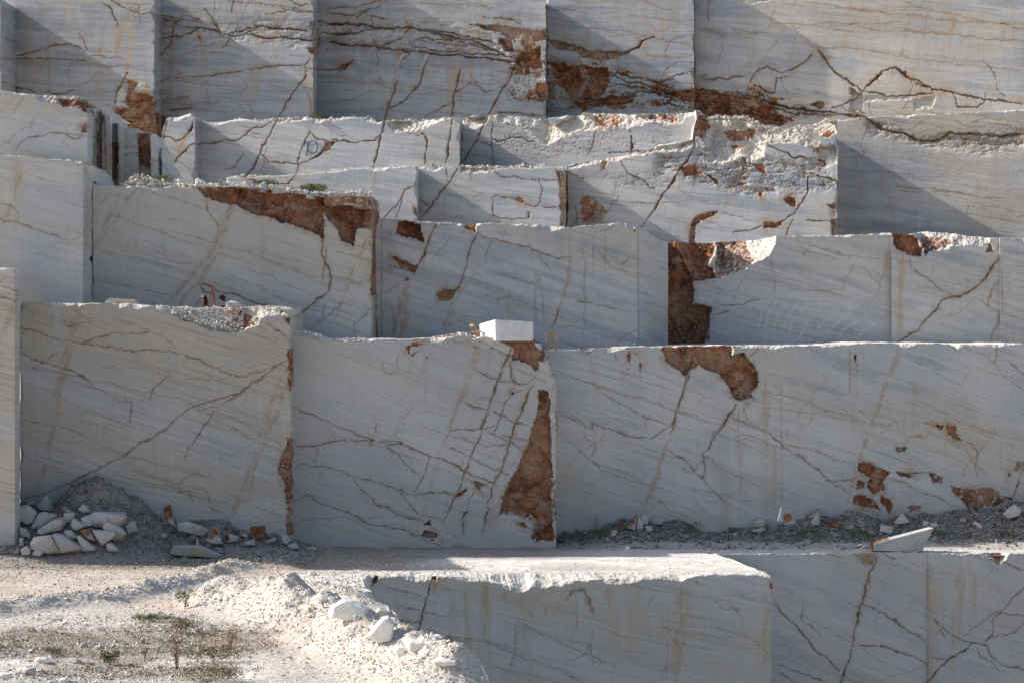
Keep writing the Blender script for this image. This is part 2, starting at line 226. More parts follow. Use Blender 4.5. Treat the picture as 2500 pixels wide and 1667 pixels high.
# ------------------------------------------------------------------ traced geology
# kind: c crack, v vein band, l faint line, s stain run, b blue-grey band, w pale saw arc, k straight saw cut
LN = []
def L(z, kind, wd, st, s):
    for one in s.split('|'): LN.append((kind, wd, st, ZT[z](one)))
exec(r'''
L('1','v',7,.8,'880,60 830,200 760,420 690,680|1280,0 1200,150 1100,380|1440,480 1380,580 1330,620|1170,200 1160,400 1150,700 1130,760|1290,850 1250,950 1180,1130')
L('1','s',9,.8,'890,60 890,200 885,340 870,480|200,60 195,250 210,560|990,540 985,860|2105,330 2095,780')
L('1','s',14,.4,'170,120 160,560|250,300 250,600|480,20 470,300|340,0 320,200')
L('1','c',3,.9,'0,540 120,590 240,630|310,620 380,630 500,615|90,385 250,350 350,315 470,300 560,330|1050,270 1200,240 1350,185 1460,195 1490,230 1640,240 1760,255 1900,255 2140,270|1490,230 1620,210 1760,180 1900,195 2120,205')
L('1','c',2.6,.8,'1180,525 1350,515 1500,505 1650,480 1800,455 1900,440 2050,450|750,0 860,70 1040,105 1180,130 1360,145|1800,85 2000,75 2120,90|2150,290 2352,300|2150,230 2352,225|2060,470 2300,480 2352,440|0,400 250,400 600,410|1050,560 1250,480')
L('1','l',2,.7,'670,480 600,560 500,580|340,360 320,600|520,330 470,480 460,600|1390,60 1450,80 1500,10|670,480 740,530|1180,400 1300,340 1500,330|1640,240 1560,280|560,60 540,120|1570,0 1600,100 1620,190|1590,690 1700,800|2160,140 2240,50 2352,40|2352,155 2180,170|1500,0 1440,120 1470,210')
L('1','c',3.4,1,'2080,490 2000,600 1950,670 1880,790 1830,900 1740,1060 1670,1190|850,500 820,560 790,640 780,700')
L('1','l',2,.8,'1610,500 1670,580 1620,650 1690,710 1710,790')
L('1','c',3,1,'2130,100 2110,230|2090,390 2050,460|1140,1150 1230,1050 1290,980 1420,970 1600,945 1700,880 1860,810|2000,1170 2020,1060 2050,960 2090,890 2130,930 2230,945 2352,960|1670,1190 1720,1110')
L('1','c',2.4,.9,'1510,1150 1600,1120 1640,1040|1760,1050 1820,1090 2000,1115|2000,1115 2080,1090 2150,1050 2280,965|1090,920 1190,960 1290,900|740,800 850,790 960,795|835,1050 920,1045|840,1000 930,990|850,1160 940,1150|1670,1210 1800,1240 1950,1250 2010,1180')
L('1','v',5,.7,'320,700 220,820 100,920 0,1000|100,650 0,790|150,1080 120,1260 60,1450')
L('1','c',2.6,.9,'100,1010 200,930 340,895 430,900 520,945 560,910 580,840')
L('1','k',1.3,.8,'2143,190 2145,760|1330,800 1332,1170')
L('2','c',3.4,1,'0,155 150,165 330,195 560,185 700,215 850,250 980,270 1080,330 1200,390|0,290 200,310 420,330 600,350 800,370 1000,385 1150,415 1270,425|480,540 400,740 370,870 330,1050 300,1140|890,480 850,650 830,850 800,1100|1290,400 1220,540 1150,660 1080,780 1010,950 900,1110')
L('2','c',2.4,.85,'420,330 650,330 850,350 1080,370 1180,385 1280,400|0,95 120,100 250,95 400,140|1140,760 1280,770 1420,790 1480,770|870,620 960,560 1030,600 1060,635 1180,600|960,510 1010,570|540,180 900,230 1300,350 1440,345|300,100 300,180')
L('2','v',7,.8,'550,0 520,180 480,350 460,540 410,690|1050,120 1000,250 980,420 940,570|920,280 890,450|330,1140 310,1240 280,1310')
L('2','c',3.6,.9,'670,400 620,550 560,620 500,690 420,720')
L('2','w',5,.7,'750,250 680,330 640,450|520,350 480,420 470,520|560,620 530,700|470,160 380,230 330,300|880,450 870,520|1480,580 1400,590 1290,640')
L('2','c',6,1,'1480,255 1600,295 1750,335 1880,350 2000,350 2080,320 2130,270 2200,250')
L('2','c',3,.9,'1880,470 2000,540 2150,580 2352,650|1650,700 1720,660 1900,665 2050,630 2352,620|1830,540 2000,570 2200,620 2352,690|0,940 150,970 320,940 380,890|900,1130 800,1250 700,1380 620,1490|640,890 670,960 660,1100|2050,860 2055,1060|2340,1190 2230,1380 2130,1530|2220,550 2352,530|1840,500 1960,490 2352,600')
L('2','c',2,.8,'1115,790 1115,1120|1010,960 1110,980|1120,940 1160,960 1220,930 1320,930 1400,960|800,1130 800,1230|1130,1320 1260,1340 1380,1400|1125,1320 1120,1460 1250,1480 1420,1480|1430,1200 1455,1280 1430,1390 1380,1400|1620,1160 1720,1210|1120,1160 1200,1200 1430,1205 1560,1210|1460,1390 1580,1410|550,1270 480,1370 380,1470|600,1250 530,1290 470,1460|850,680 760,730 640,810|2352,1000 1900,1040|1660,1390 1690,1440 1680,1520|620,1350 690,1395')
L('2','l',2,.7,'0,705 180,670 300,610|2130,130 2240,210 2352,180|1500,130 1750,160|1850,80 2300,130|1700,30 1900,20|2350,390 2100,370|640,580 800,580|0,480 90,485|290,490 420,480|60,470 170,430|720,0 640,10|600,0 700,50 880,60|1100,130 1300,180|1300,60 1300,180')
L('2','k',1.4,.8,'900,870 900,1110|1478,0 1480,480')
L('2','b',20,.55,'0,330 300,350 600,420|1100,60 1400,110|1500,300 2000,370|620,1180 650,1400|960,1180 1300,1200|1640,1170 2200,1260|1700,100 1950,220')
L('2','s',12,.35,'790,1300 790,1500|870,1300 870,1500')
L('3','l',2.6,.9,'720,150 840,150 940,160 1150,165 1270,155 1380,190 1560,205 1840,210 2000,245 2352,260|1030,10 1200,50 1500,70 1780,70 1940,100 2100,145 2352,150|1560,0 1650,40 1780,70|990,300 1200,310 1400,330 1560,360 1700,385 2352,450|1420,145 1600,190 2000,240|940,0 1100,30|0,120 150,135 250,130|0,370 130,370 250,350|1260,60 1700,110 2100,150')
L('3','v',5,.75,'860,150 950,250 1050,330|930,180 1000,290|1260,0 1240,130|1750,0 1720,200 1700,330|1640,100 1560,400|1920,60 1880,260|2250,100 2200,300|150,0 100,130|840,160 760,280 600,530|620,350 540,480')
L('3','c',4,1,'1040,320 1120,430 1200,500 1260,550 1320,575|1320,575 1380,510 1440,455 1540,430 1600,490 1680,520 1760,570 1900,590 2050,630 2352,660|1320,575 1450,610 1600,610 1760,600|1320,580 1230,650 1130,690|600,610 700,640 850,680 1000,700 1150,720 1330,750 1420,820 1560,855 1700,890 1800,890 1880,850 2000,860 2200,865 2352,860')
L('3','c',7,.9,'560,605 700,645 850,685 1000,705|1350,765 1450,830 1560,858')
L('3','c',3,.9,'0,540 120,490 240,460|0,560 100,590 250,640|600,530 640,460 720,430 800,460 880,450 960,390 1000,350|620,540 700,580 760,590 780,500 830,490|250,590 450,600 620,640|250,640 400,650 600,690 760,770|260,690 420,690 640,740|250,560 320,575 560,600|330,745 450,735 600,770 700,800|640,660 900,720 1200,740 1330,760|300,500 480,500 560,480|1900,590 1920,680 2050,690 2110,640 2110,590|0,650 150,680|0,600 200,610')
L('3','l',2.2,.8,'380,470 420,310 430,240 400,180|250,190 400,205 600,215 700,200|430,140 500,180 640,205 720,170 760,60|1520,790 1600,840 1700,780 1750,730|1840,980 1960,1020|1870,760 2000,800 2100,760 2352,790|1640,860 1800,810 2000,820 2352,800|2100,970 2300,965|1900,930 2352,915|1160,990 1380,1010|1150,1170 1060,1120 970,1100 900,1090|130,1150 180,1230 300,1280 390,1290')
L('3','c',3,.9,'230,970 130,1130 0,1320|500,1480 600,1470 690,1440|830,1405 880,1370 970,1220 990,1120|970,1410 1130,1415|970,1100 1060,1120 1160,1165|840,1510 880,1400|700,910 950,900 1060,920|720,930 880,1010 1000,1000')
L('3','v',5,.7,'540,1090 490,1210 450,1320 440,1400|400,1060 560,1000')
L('3','b',22,.6,'250,330 500,460 800,430|300,200 560,260|0,410 230,440|700,920 950,940|280,1090 700,1160 1100,1180|1150,900 1500,1060|1640,1010 1720,1050|1170,1440 1900,1480|330,610 800,650')
L('3','s',14,.6,'1210,200 1190,400|1480,1250 1450,1100 1520,1380|1330,1080 1300,1290|1900,150 1880,300|2050,1150 2060,1280')
L('4','v',5,.85,'740,160 680,290 590,450 560,530|830,140 700,340 600,470|700,190 640,210 570,290|110,0 90,220 0,380')
L('4','v',9,.85,'1410,250 1340,400 1260,560 1180,650 1060,790 1000,850|1390,340 1320,520 1220,690 1130,790 1090,860')
L('4','c',3.4,1,'1410,230 1370,300|1210,720 1300,760 1400,790 1500,830 1620,855|1955,420 1950,560 2000,680 1980,770 1880,850 1800,920 1760,925|1200,720 1240,780 1290,800')
L('4','c',2,.85,'1250,220 1260,290 1330,380|1960,850 1950,940 1900,990|1180,860 1230,810|2240,880 2190,930 2140,970 2140,1050|0,325 150,370 330,430 400,465 450,460 500,435|2060,850 1980,930 1930,980|1980,500 1950,700')
L('4','l',2,.8,'850,160 1050,210 1270,290|650,300 950,410 1190,500|560,700 800,740 1050,800|2290,0 2270,60 2250,130 2220,180')
L('4','v',5,.6,'2240,420 2160,560 2100,740 2010,990|2210,640 2150,800|540,0 500,850')
L('4','v',8,.75,'490,860 440,1050 400,1200 370,1330 340,1480|470,870 410,1100 320,1450|110,780 50,960 0,1080')
L('4','c',2.2,.9,'130,990 200,1010 370,1060 480,1080 560,1060 700,1020 900,1020|480,1080 620,1100 800,1140 900,1120 1050,1130 1200,1180 1400,1280 1500,1290|120,1140 200,1180 420,1250 560,1330|290,1200 310,1160 340,1140|1750,1180 1660,1220 1500,1280|1600,1280 1500,1350 1400,1420 1300,1470 1200,1485|1020,1280 920,1370 900,1440|130,1030 145,1010|1620,970 1700,1020 1755,1070|0,800 100,840')
L('4','l',2,.7,'380,870 600,950 740,1000|1340,1290 1330,1340 1350,1400|1600,1300 1700,1350 1755,1400|700,930 900,1010 1080,1110|1390,1280 1300,1310 1100,1300|1560,1250 1750,1340|1490,1380 1480,1480')
L('O','v',7,.75,'185,700 150,850 120,1000 90,1130|650,850 600,1000 560,1120 520,1200|665,870 630,960 590,1060 570,1150')
L('O','c',2.4,.95,'47,1145 90,1137 160,1110 260,1060 380,985 430,940 540,905 620,850 655,830|420,1050 480,960 500,935|300,1215 420,1222 560,1225')
L('O','l',2,.8,'47,965 150,980 300,1050 500,1100|55,840 250,880 420,920 560,1000 660,1040')
L('5','b',15,.75,'190,215 500,290 850,380 1250,495|1200,150 1500,240 1950,350|1560,220 1950,320')
L('5','b',10,.6,'550,240 900,350 1050,400|1500,590 1700,640 1940,680|900,420 1200,520|190,180 330,200 500,260|880,180 1100,210|1300,470 1450,520|1700,350 1950,430')
L('5','c',3.6,1,'590,130 540,250 470,400 440,490|870,195 830,290 800,410 760,520 730,590')
L('5','v',10,.85,'450,480 380,620 340,730 290,890|415,560 390,760 350,900')
L('5','v',8,.85,'720,590 690,720 640,880|760,560 740,640 680,860|590,130 470,400')
L('5','c',2.4,.9,'300,700 320,820 300,890|870,200 1050,250 1240,300 1400,360 1500,350|1300,340 1330,400 1365,440|1410,700 1400,780 1370,830|320,350 440,410|1900,380 1850,400|1550,650 1660,665')
L('5','l',2,.8,'890,620 1020,640 1080,620 1240,680 1380,750 1560,780|970,240 940,330 910,440|1670,170 1650,480|1590,290 1600,650 1590,900|900,440 1200,520 1500,620 1700,690 1940,720|200,605 280,580 360,530|720,780 850,820|1800,950 1850,890 1950,850|1690,320 1800,420 1950,500|1060,170 1050,250|1400,840 1500,820 1650,830|1320,560 1330,840|860,220 920,310')
L('5','v',4,.75,'1190,190 1240,340 1270,520 1270,700 1280,850|1500,170 1490,400 1460,600 1410,740 1370,880|1740,180 1740,460')
L('5','k',1.2,.9,'225,100 226,900|1955,160 1965,950')
L('5','s',10,.5,'1080,600 1085,800|1500,430 1500,520|410,1050 390,1320|520,1000 515,1180')
L('5','v',8,.8,'880,920 840,1060 790,1230 730,1380 700,1500|900,930 860,1080 800,1260|1270,1120 1210,1280 1140,1470 1110,1550')
L('5','c',2.6,.95,'1110,970 1020,1180 950,1360 890,1540|1250,1210 1180,1390 1110,1530|860,1110 960,1170 1100,1200|1110,1040 1100,1170 1160,1210|880,920 1000,980 1110,1030 1250,1100|1240,1110 1240,1160')
L('5','c',2,.8,'1100,1190 1180,1220 1260,1170|1095,1265 1160,1265|1350,1010 1340,1060|1880,1110 1870,1060|1975,1060 1970,1170')
L('5','l',2,.8,'1350,1140 1500,1160 1700,1220 2000,1310 2352,1440|1340,1380 1500,1420 1640,1500 1660,1480 1850,1540|190,1540 195,1480')
L('6','c',5,1,'2190,350 2130,430 2050,520 1980,570 1880,590 1820,610 1780,680 1730,720 1680,790 1620,840 1560,875')
L('6','v',10,.7,'2180,370 2040,540 1880,600|1820,620 1720,740')
L('6','v',5,.7,'1330,250 1280,350 1220,460 1150,620|990,230 940,350|1620,210 1650,330')
L('6','k',1.3,.9,'1500,190 1502,880|2190,210 2190,350|2210,400 2215,680')
L('6','c',2.2,.85,'1620,340 1625,390 1760,490 1870,580|2200,490 2140,540 2125,640 2200,680 2190,750 2140,870|360,620 440,640 560,640 600,610 670,605|360,700 480,680|2195,690 2160,800|80,610 180,620|230,670 310,650')
L('6','l',2.2,.85,'1300,370 1380,460 1420,495 1450,470 1490,350|900,210 930,260 1050,320 1200,350|1100,260 1220,330 1240,380|2050,590 1920,690 1800,730|1000,260 1240,330|1440,500 1400,600|2200,690 2352,740|2050,600 2200,680')
L('6','b',12,.65,'700,640 900,700 1100,760 1300,810|650,370 900,400 1150,480 1400,570|1100,640 1480,720|1730,320 1900,360 2150,450|1560,600 1900,700 2352,800|2200,270 2352,310|1700,300 2100,330')
L('6','w',5,.5,'760,560 680,680 640,870|800,570 720,700 690,880|860,580 780,700 730,880|940,590 850,710 790,880|1000,600 880,740 830,880|1100,620 960,760 900,880|1180,650 1040,780 980,880|1250,680 1120,790 1060,880|1300,730 1200,800 1150,880|1400,760 1310,820 1280,880|600,450 470,470|720,570 640,640')
L('6','s',11,.75,'1580,320 1565,500 1555,870|700,1150 710,1560|1480,300 1470,480')
L('6','s',7,.5,'1240,960 1240,1200|1285,950 1280,1200|1590,1300 1590,1560|1660,1060 1640,1400|1850,1420 1850,1567')
L('6','c',5,1,'250,930 240,1000 220,1080|220,1080 180,1180 150,1290')
L('6','v',6,.85,'200,1100 180,1180 150,1290 110,1400 80,1530|1560,890 1520,1020 1460,1170 1410,1320 1370,1430 1320,1560')
L('6','c',3.4,1,'515,1265 470,1340 430,1420 370,1500 340,1567')
L('6','c',2.2,.85,'460,1340 600,1390 700,1440 800,1510|600,960 665,915|560,1290 590,1370|2100,960 2180,920 2160,1010|2240,990 2352,1080')
L('6','l',2.2,.8,'1950,890 2100,960 2200,1050 2352,1200|0,1250 150,1330 400,1400|530,1280 530,1567|680,1190 900,1230 1100,1310 1300,1360')
L('6','k',1.1,.6,'800,1140 806,1567|1244,930 1244,1200')
L('6','b',12,.55,'2050,890 2352,980|1560,950 1700,990 1860,1060|1000,930 1500,1090|700,1060 1200,1220|50,1050 700,1260')
L('9','c',3.4,.95,'690,90 650,200 610,330 580,430|910,270 860,360 800,440 780,500 750,520 765,590 755,640|2352,560 2330,660 2290,770')
L('9','v',7,.85,'590,420 550,540 510,650 480,740 450,820|545,560 500,700 480,800|1735,0 1690,110 1640,240 1600,370 1560,470 1530,560 1500,650 1460,830')
L('9','v',4,.6,'925,300 935,500 940,650 915,770')
L('9','c',2.2,.9,'890,340 980,380 1080,430 1140,470 1160,495 1240,550 1330,620 1400,680 1470,720|10,330 100,360 195,400 200,375 260,400 350,420 410,445 480,445 580,390 600,350|580,515 650,545 700,600 740,635 790,700 850,770|1680,620 1800,625 1880,630|1690,640 1800,700 1950,760 2050,820|1360,660 1500,665')
L('9','l',2.4,.8,'10,110 100,140 220,190 400,250 700,330|220,200 320,270 450,340 580,380|1170,490 1290,500 1400,550 1510,580|2040,480 2100,560 2170,640|60,450 150,530 230,600 350,650 600,720|750,760 820,765|690,740 760,820|700,700 1000,760|1150,470 1400,540|500,800 530,760 580,800')
L('9','v',3.6,.9,'1800,385 1880,370 1960,385 2080,400 2200,420 2270,450 2310,520|1740,490 1790,440 1870,435 1885,410')
L('9','s',14,.55,'1060,200 1055,470 1060,830|1110,500 1110,800')
L('9','s',6,.6,'180,10 200,130|1480,10 1480,220|1515,20 1515,240|1665,260 1680,330|1795,330 1795,460|1960,440 1960,530|680,0 700,80|1755,300 1755,500')
L('9','s',9,.45,'1170,400 1165,460|2240,480 2230,600|430,0 435,190')
L('9','b',9,.5,'1700,480 1800,540 1950,640|1400,100 1700,190 2100,270|1000,310 1300,400|600,480 900,600|0,290 400,420')
L('9','k',1.1,.6,'1139,170 1145,800')
L('8','v',8,.7,'1310,30 1260,180 1200,370 1130,560 1080,700|1335,30 1280,180 1230,330 1180,440')
L('8','v',6,.45,'1080,700 1000,960 950,1130 890,1300')
L('8','c',3,1,'1560,10 1480,190 1400,390 1330,640 1250,850 1150,1090 1095,1200|1710,250 1640,430 1560,620 1510,790 1440,950 1400,1100 1370,1280|780,665 1000,740 1200,830 1400,930 1480,970')
L('8','v',13,.7,'1450,930 1420,1100 1400,1300|1600,560 1540,720')
L('8','v',5,.5,'1480,190 1330,640 1150,1090|1690,200 1580,500')
L('8','c',2.2,.9,'30,415 180,470 400,560 620,640 800,660|40,675 190,680 390,635 560,635 620,645 740,675 810,665|30,860 110,800 180,820 330,830 500,900 620,930 740,965 880,1025 960,1010 1110,1010 1190,1010|470,920 520,985 600,1030 610,1070 730,1130 820,1170 930,1190|780,985 830,1040 870,1110 900,1150|35,1045 160,1035 280,1090 470,1170 650,1235 850,1280 960,1330 1070,1365|1220,370 1320,410 1390,430|1390,430 1560,500 1700,530|1650,300 1590,300 1540,370 1490,470 1460,560 1430,580')
L('8','c',2,.8,'1120,570 1270,560 1350,550 1470,540|1350,550 1500,620 1640,700|1215,610 1270,650 1380,675 1550,660|1100,680 1250,740 1400,830 1570,890|1240,900 1300,950 1350,1000 1390,1060|1300,1000 1270,1070 1260,1140 1230,1200 1230,1300|1265,1150 1240,1260|1220,770 1215,830|190,680 215,720 200,790|690,680 790,740 850,830 930,890|600,620 630,520|1000,1240 1060,1270 1080,1350|940,1165 1010,1170 1100,1200|1500,600 1700,650|1860,440 1880,500 1870,570')
L('8','c',3,.9,'1000,740 975,820 940,900|950,880 910,960 890,1010')
L('8','l',2,.7,'280,510 300,590 360,640|100,1200 450,1175 700,1165|1560,350 1590,230 1560,120|1300,360 1400,330|240,830 220,950|1150,1110 1250,1090 1390,1060')
L('B','c',3.4,1,'1410,250 1400,320 1360,400 1310,590 1280,720 1250,880 1220,980 1190,1080')
L('B','v',9,.85,'1390,330 1350,440 1310,590 1280,720 1250,880')
L('B','v',4,.7,'1500,310 1460,480 1420,640 1400,830|2190,330 2100,430')
L('B','c',3,.95,'1310,590 1400,620 1530,690 1640,770 1730,825|760,590 830,660 900,730 940,770 990,840 1010,880 1090,920 1170,1010|1260,840 1360,855 1440,850 1550,890 1680,940 1730,970|2030,830 2100,850 2150,930 2250,980 2352,1010|1430,250 1520,295')
L('B','c',5,1,'2030,830 1960,890 1880,930 1800,1010 1750,1080|1010,880 1050,905|890,720 930,755|1220,980 1180,1080|2015,835 2060,835')
L('B','c',2.2,.85,'2030,830 1930,790 1850,760 1780,690|2090,830 2140,790 2150,680 2200,630 2290,540 2352,480|2100,820 2200,780 2280,770 2352,690|780,980 900,1010 1000,1050 1110,1085|780,1030 900,1090|2110,300 2250,330 2352,360|2050,860 2070,920 2200,1000|1760,920 1850,945|2170,630 2352,660|1980,780 2060,720 2200,610|1780,700 1840,790')
L('B','v',4,.8,'1060,270 1180,290 1300,320 1380,350|1250,262 1330,330 1400,330|1390,500 1460,530')
L('B','s',9,.7,'1750,330 1755,600 1750,1080|1940,380 1940,800|1830,380 1830,680|1900,600 1900,1080|2040,400 2040,700')
L('B','s',12,1.0,'160,460 168,640 185,840|135,760 130,1080|200,480 200,700|155,840 158,980|725,570 715,700|1920,430 1925,480|1970,400 1970,490')
L('B','s',18,.45,'690,520 700,1060|1760,350 1760,1060')
L('B','l',2,.6,'130,450 130,540|700,700 680,850|450,690 770,940|90,640 60,1080|20,1060 60,990 70,900|1000,980 1150,1050|1440,1060 1700,990|820,480 920,550')
L('A','c',3.6,1,'1180,340 1160,450 1130,560 1080,730')
L('A','v',5,.8,'930,340 900,430 870,520|850,330 820,400 790,480|1210,340 1190,460|1120,590 1090,720|1010,640 1090,680')
L('A','c',2,.8,'950,605 1110,625|1020,650 1090,680|770,410 840,370|830,370 1000,420 1110,450|1110,540 980,520|1140,570 1300,590')
L('A','l',2.6,.75,'1140,660 1300,720 1500,740 1730,830 2000,930 2150,1010|1740,600 1710,830 1670,980|1120,690 1300,730 1430,760|1520,600 1520,760|1740,620 2000,750 2352,900')
L('A','s',14,1.0,'1320,450 1340,620|1400,450 1420,650 1430,900|1530,380 1540,600|1550,400 1535,520|1650,420 1655,490|1750,430 1760,570|2310,380 2320,520|1915,545 1910,600|1800,550 1830,580|1300,700 1310,800|1990,500 2010,570')
L('A','c',5,.55,'2040,480 2080,420 2140,410 2190,470 2220,560|2050,470 2090,425 2150,418 2185,470 2210,550')
L('A','v',11,1,'2040,480 2080,420 2140,410 2190,470 2220,560')
L('A','w',8,.5,'1290,520 1340,600|1440,480 1480,560|1560,470 1580,520|2230,420 2290,500')
''')
L('1','b',34,.8,'0,60 90,120 120,300 150,420|560,60 700,110 1000,150|1060,120 1200,300 1120,520|1480,115 1800,125|1060,640 1300,700 1450,720|150,90 400,160 700,200')
L('2','b',30,.75,'0,340 250,340 420,430|30,420 300,470 600,450|650,370 1100,450|1100,60 1450,130|640,20 900,60')
L('2','b',16,.6,'960,500 1150,560|700,440 850,470|1500,60 1700,130 1900,180|2100,430 2352,460')
L('1','c',2.6,.9,'1050,120 1180,150 1240,110 1350,130|1180,160 1150,300 1080,380|1390,60 1440,130 1480,220|700,20 760,80 800,180|1760,180 1640,240|1900,60 1980,90 2130,80|1950,0 2000,40 2080,30|1560,240 1500,330|2140,150 2250,160 2352,150|1140,740 1300,730|1160,665 1280,650')
L('2','c',2.4,.85,'0,60 180,50 320,20 400,0|230,90 320,60 440,10|180,130 300,60|560,180 480,260 330,330|560,290 640,260 800,270 900,265|1050,110 1200,130 1300,160|1160,290 1200,350 1300,360|650,200 760,250 900,270|0,230 200,225 330,200|880,280 980,300 1100,350|1210,230 1180,330')
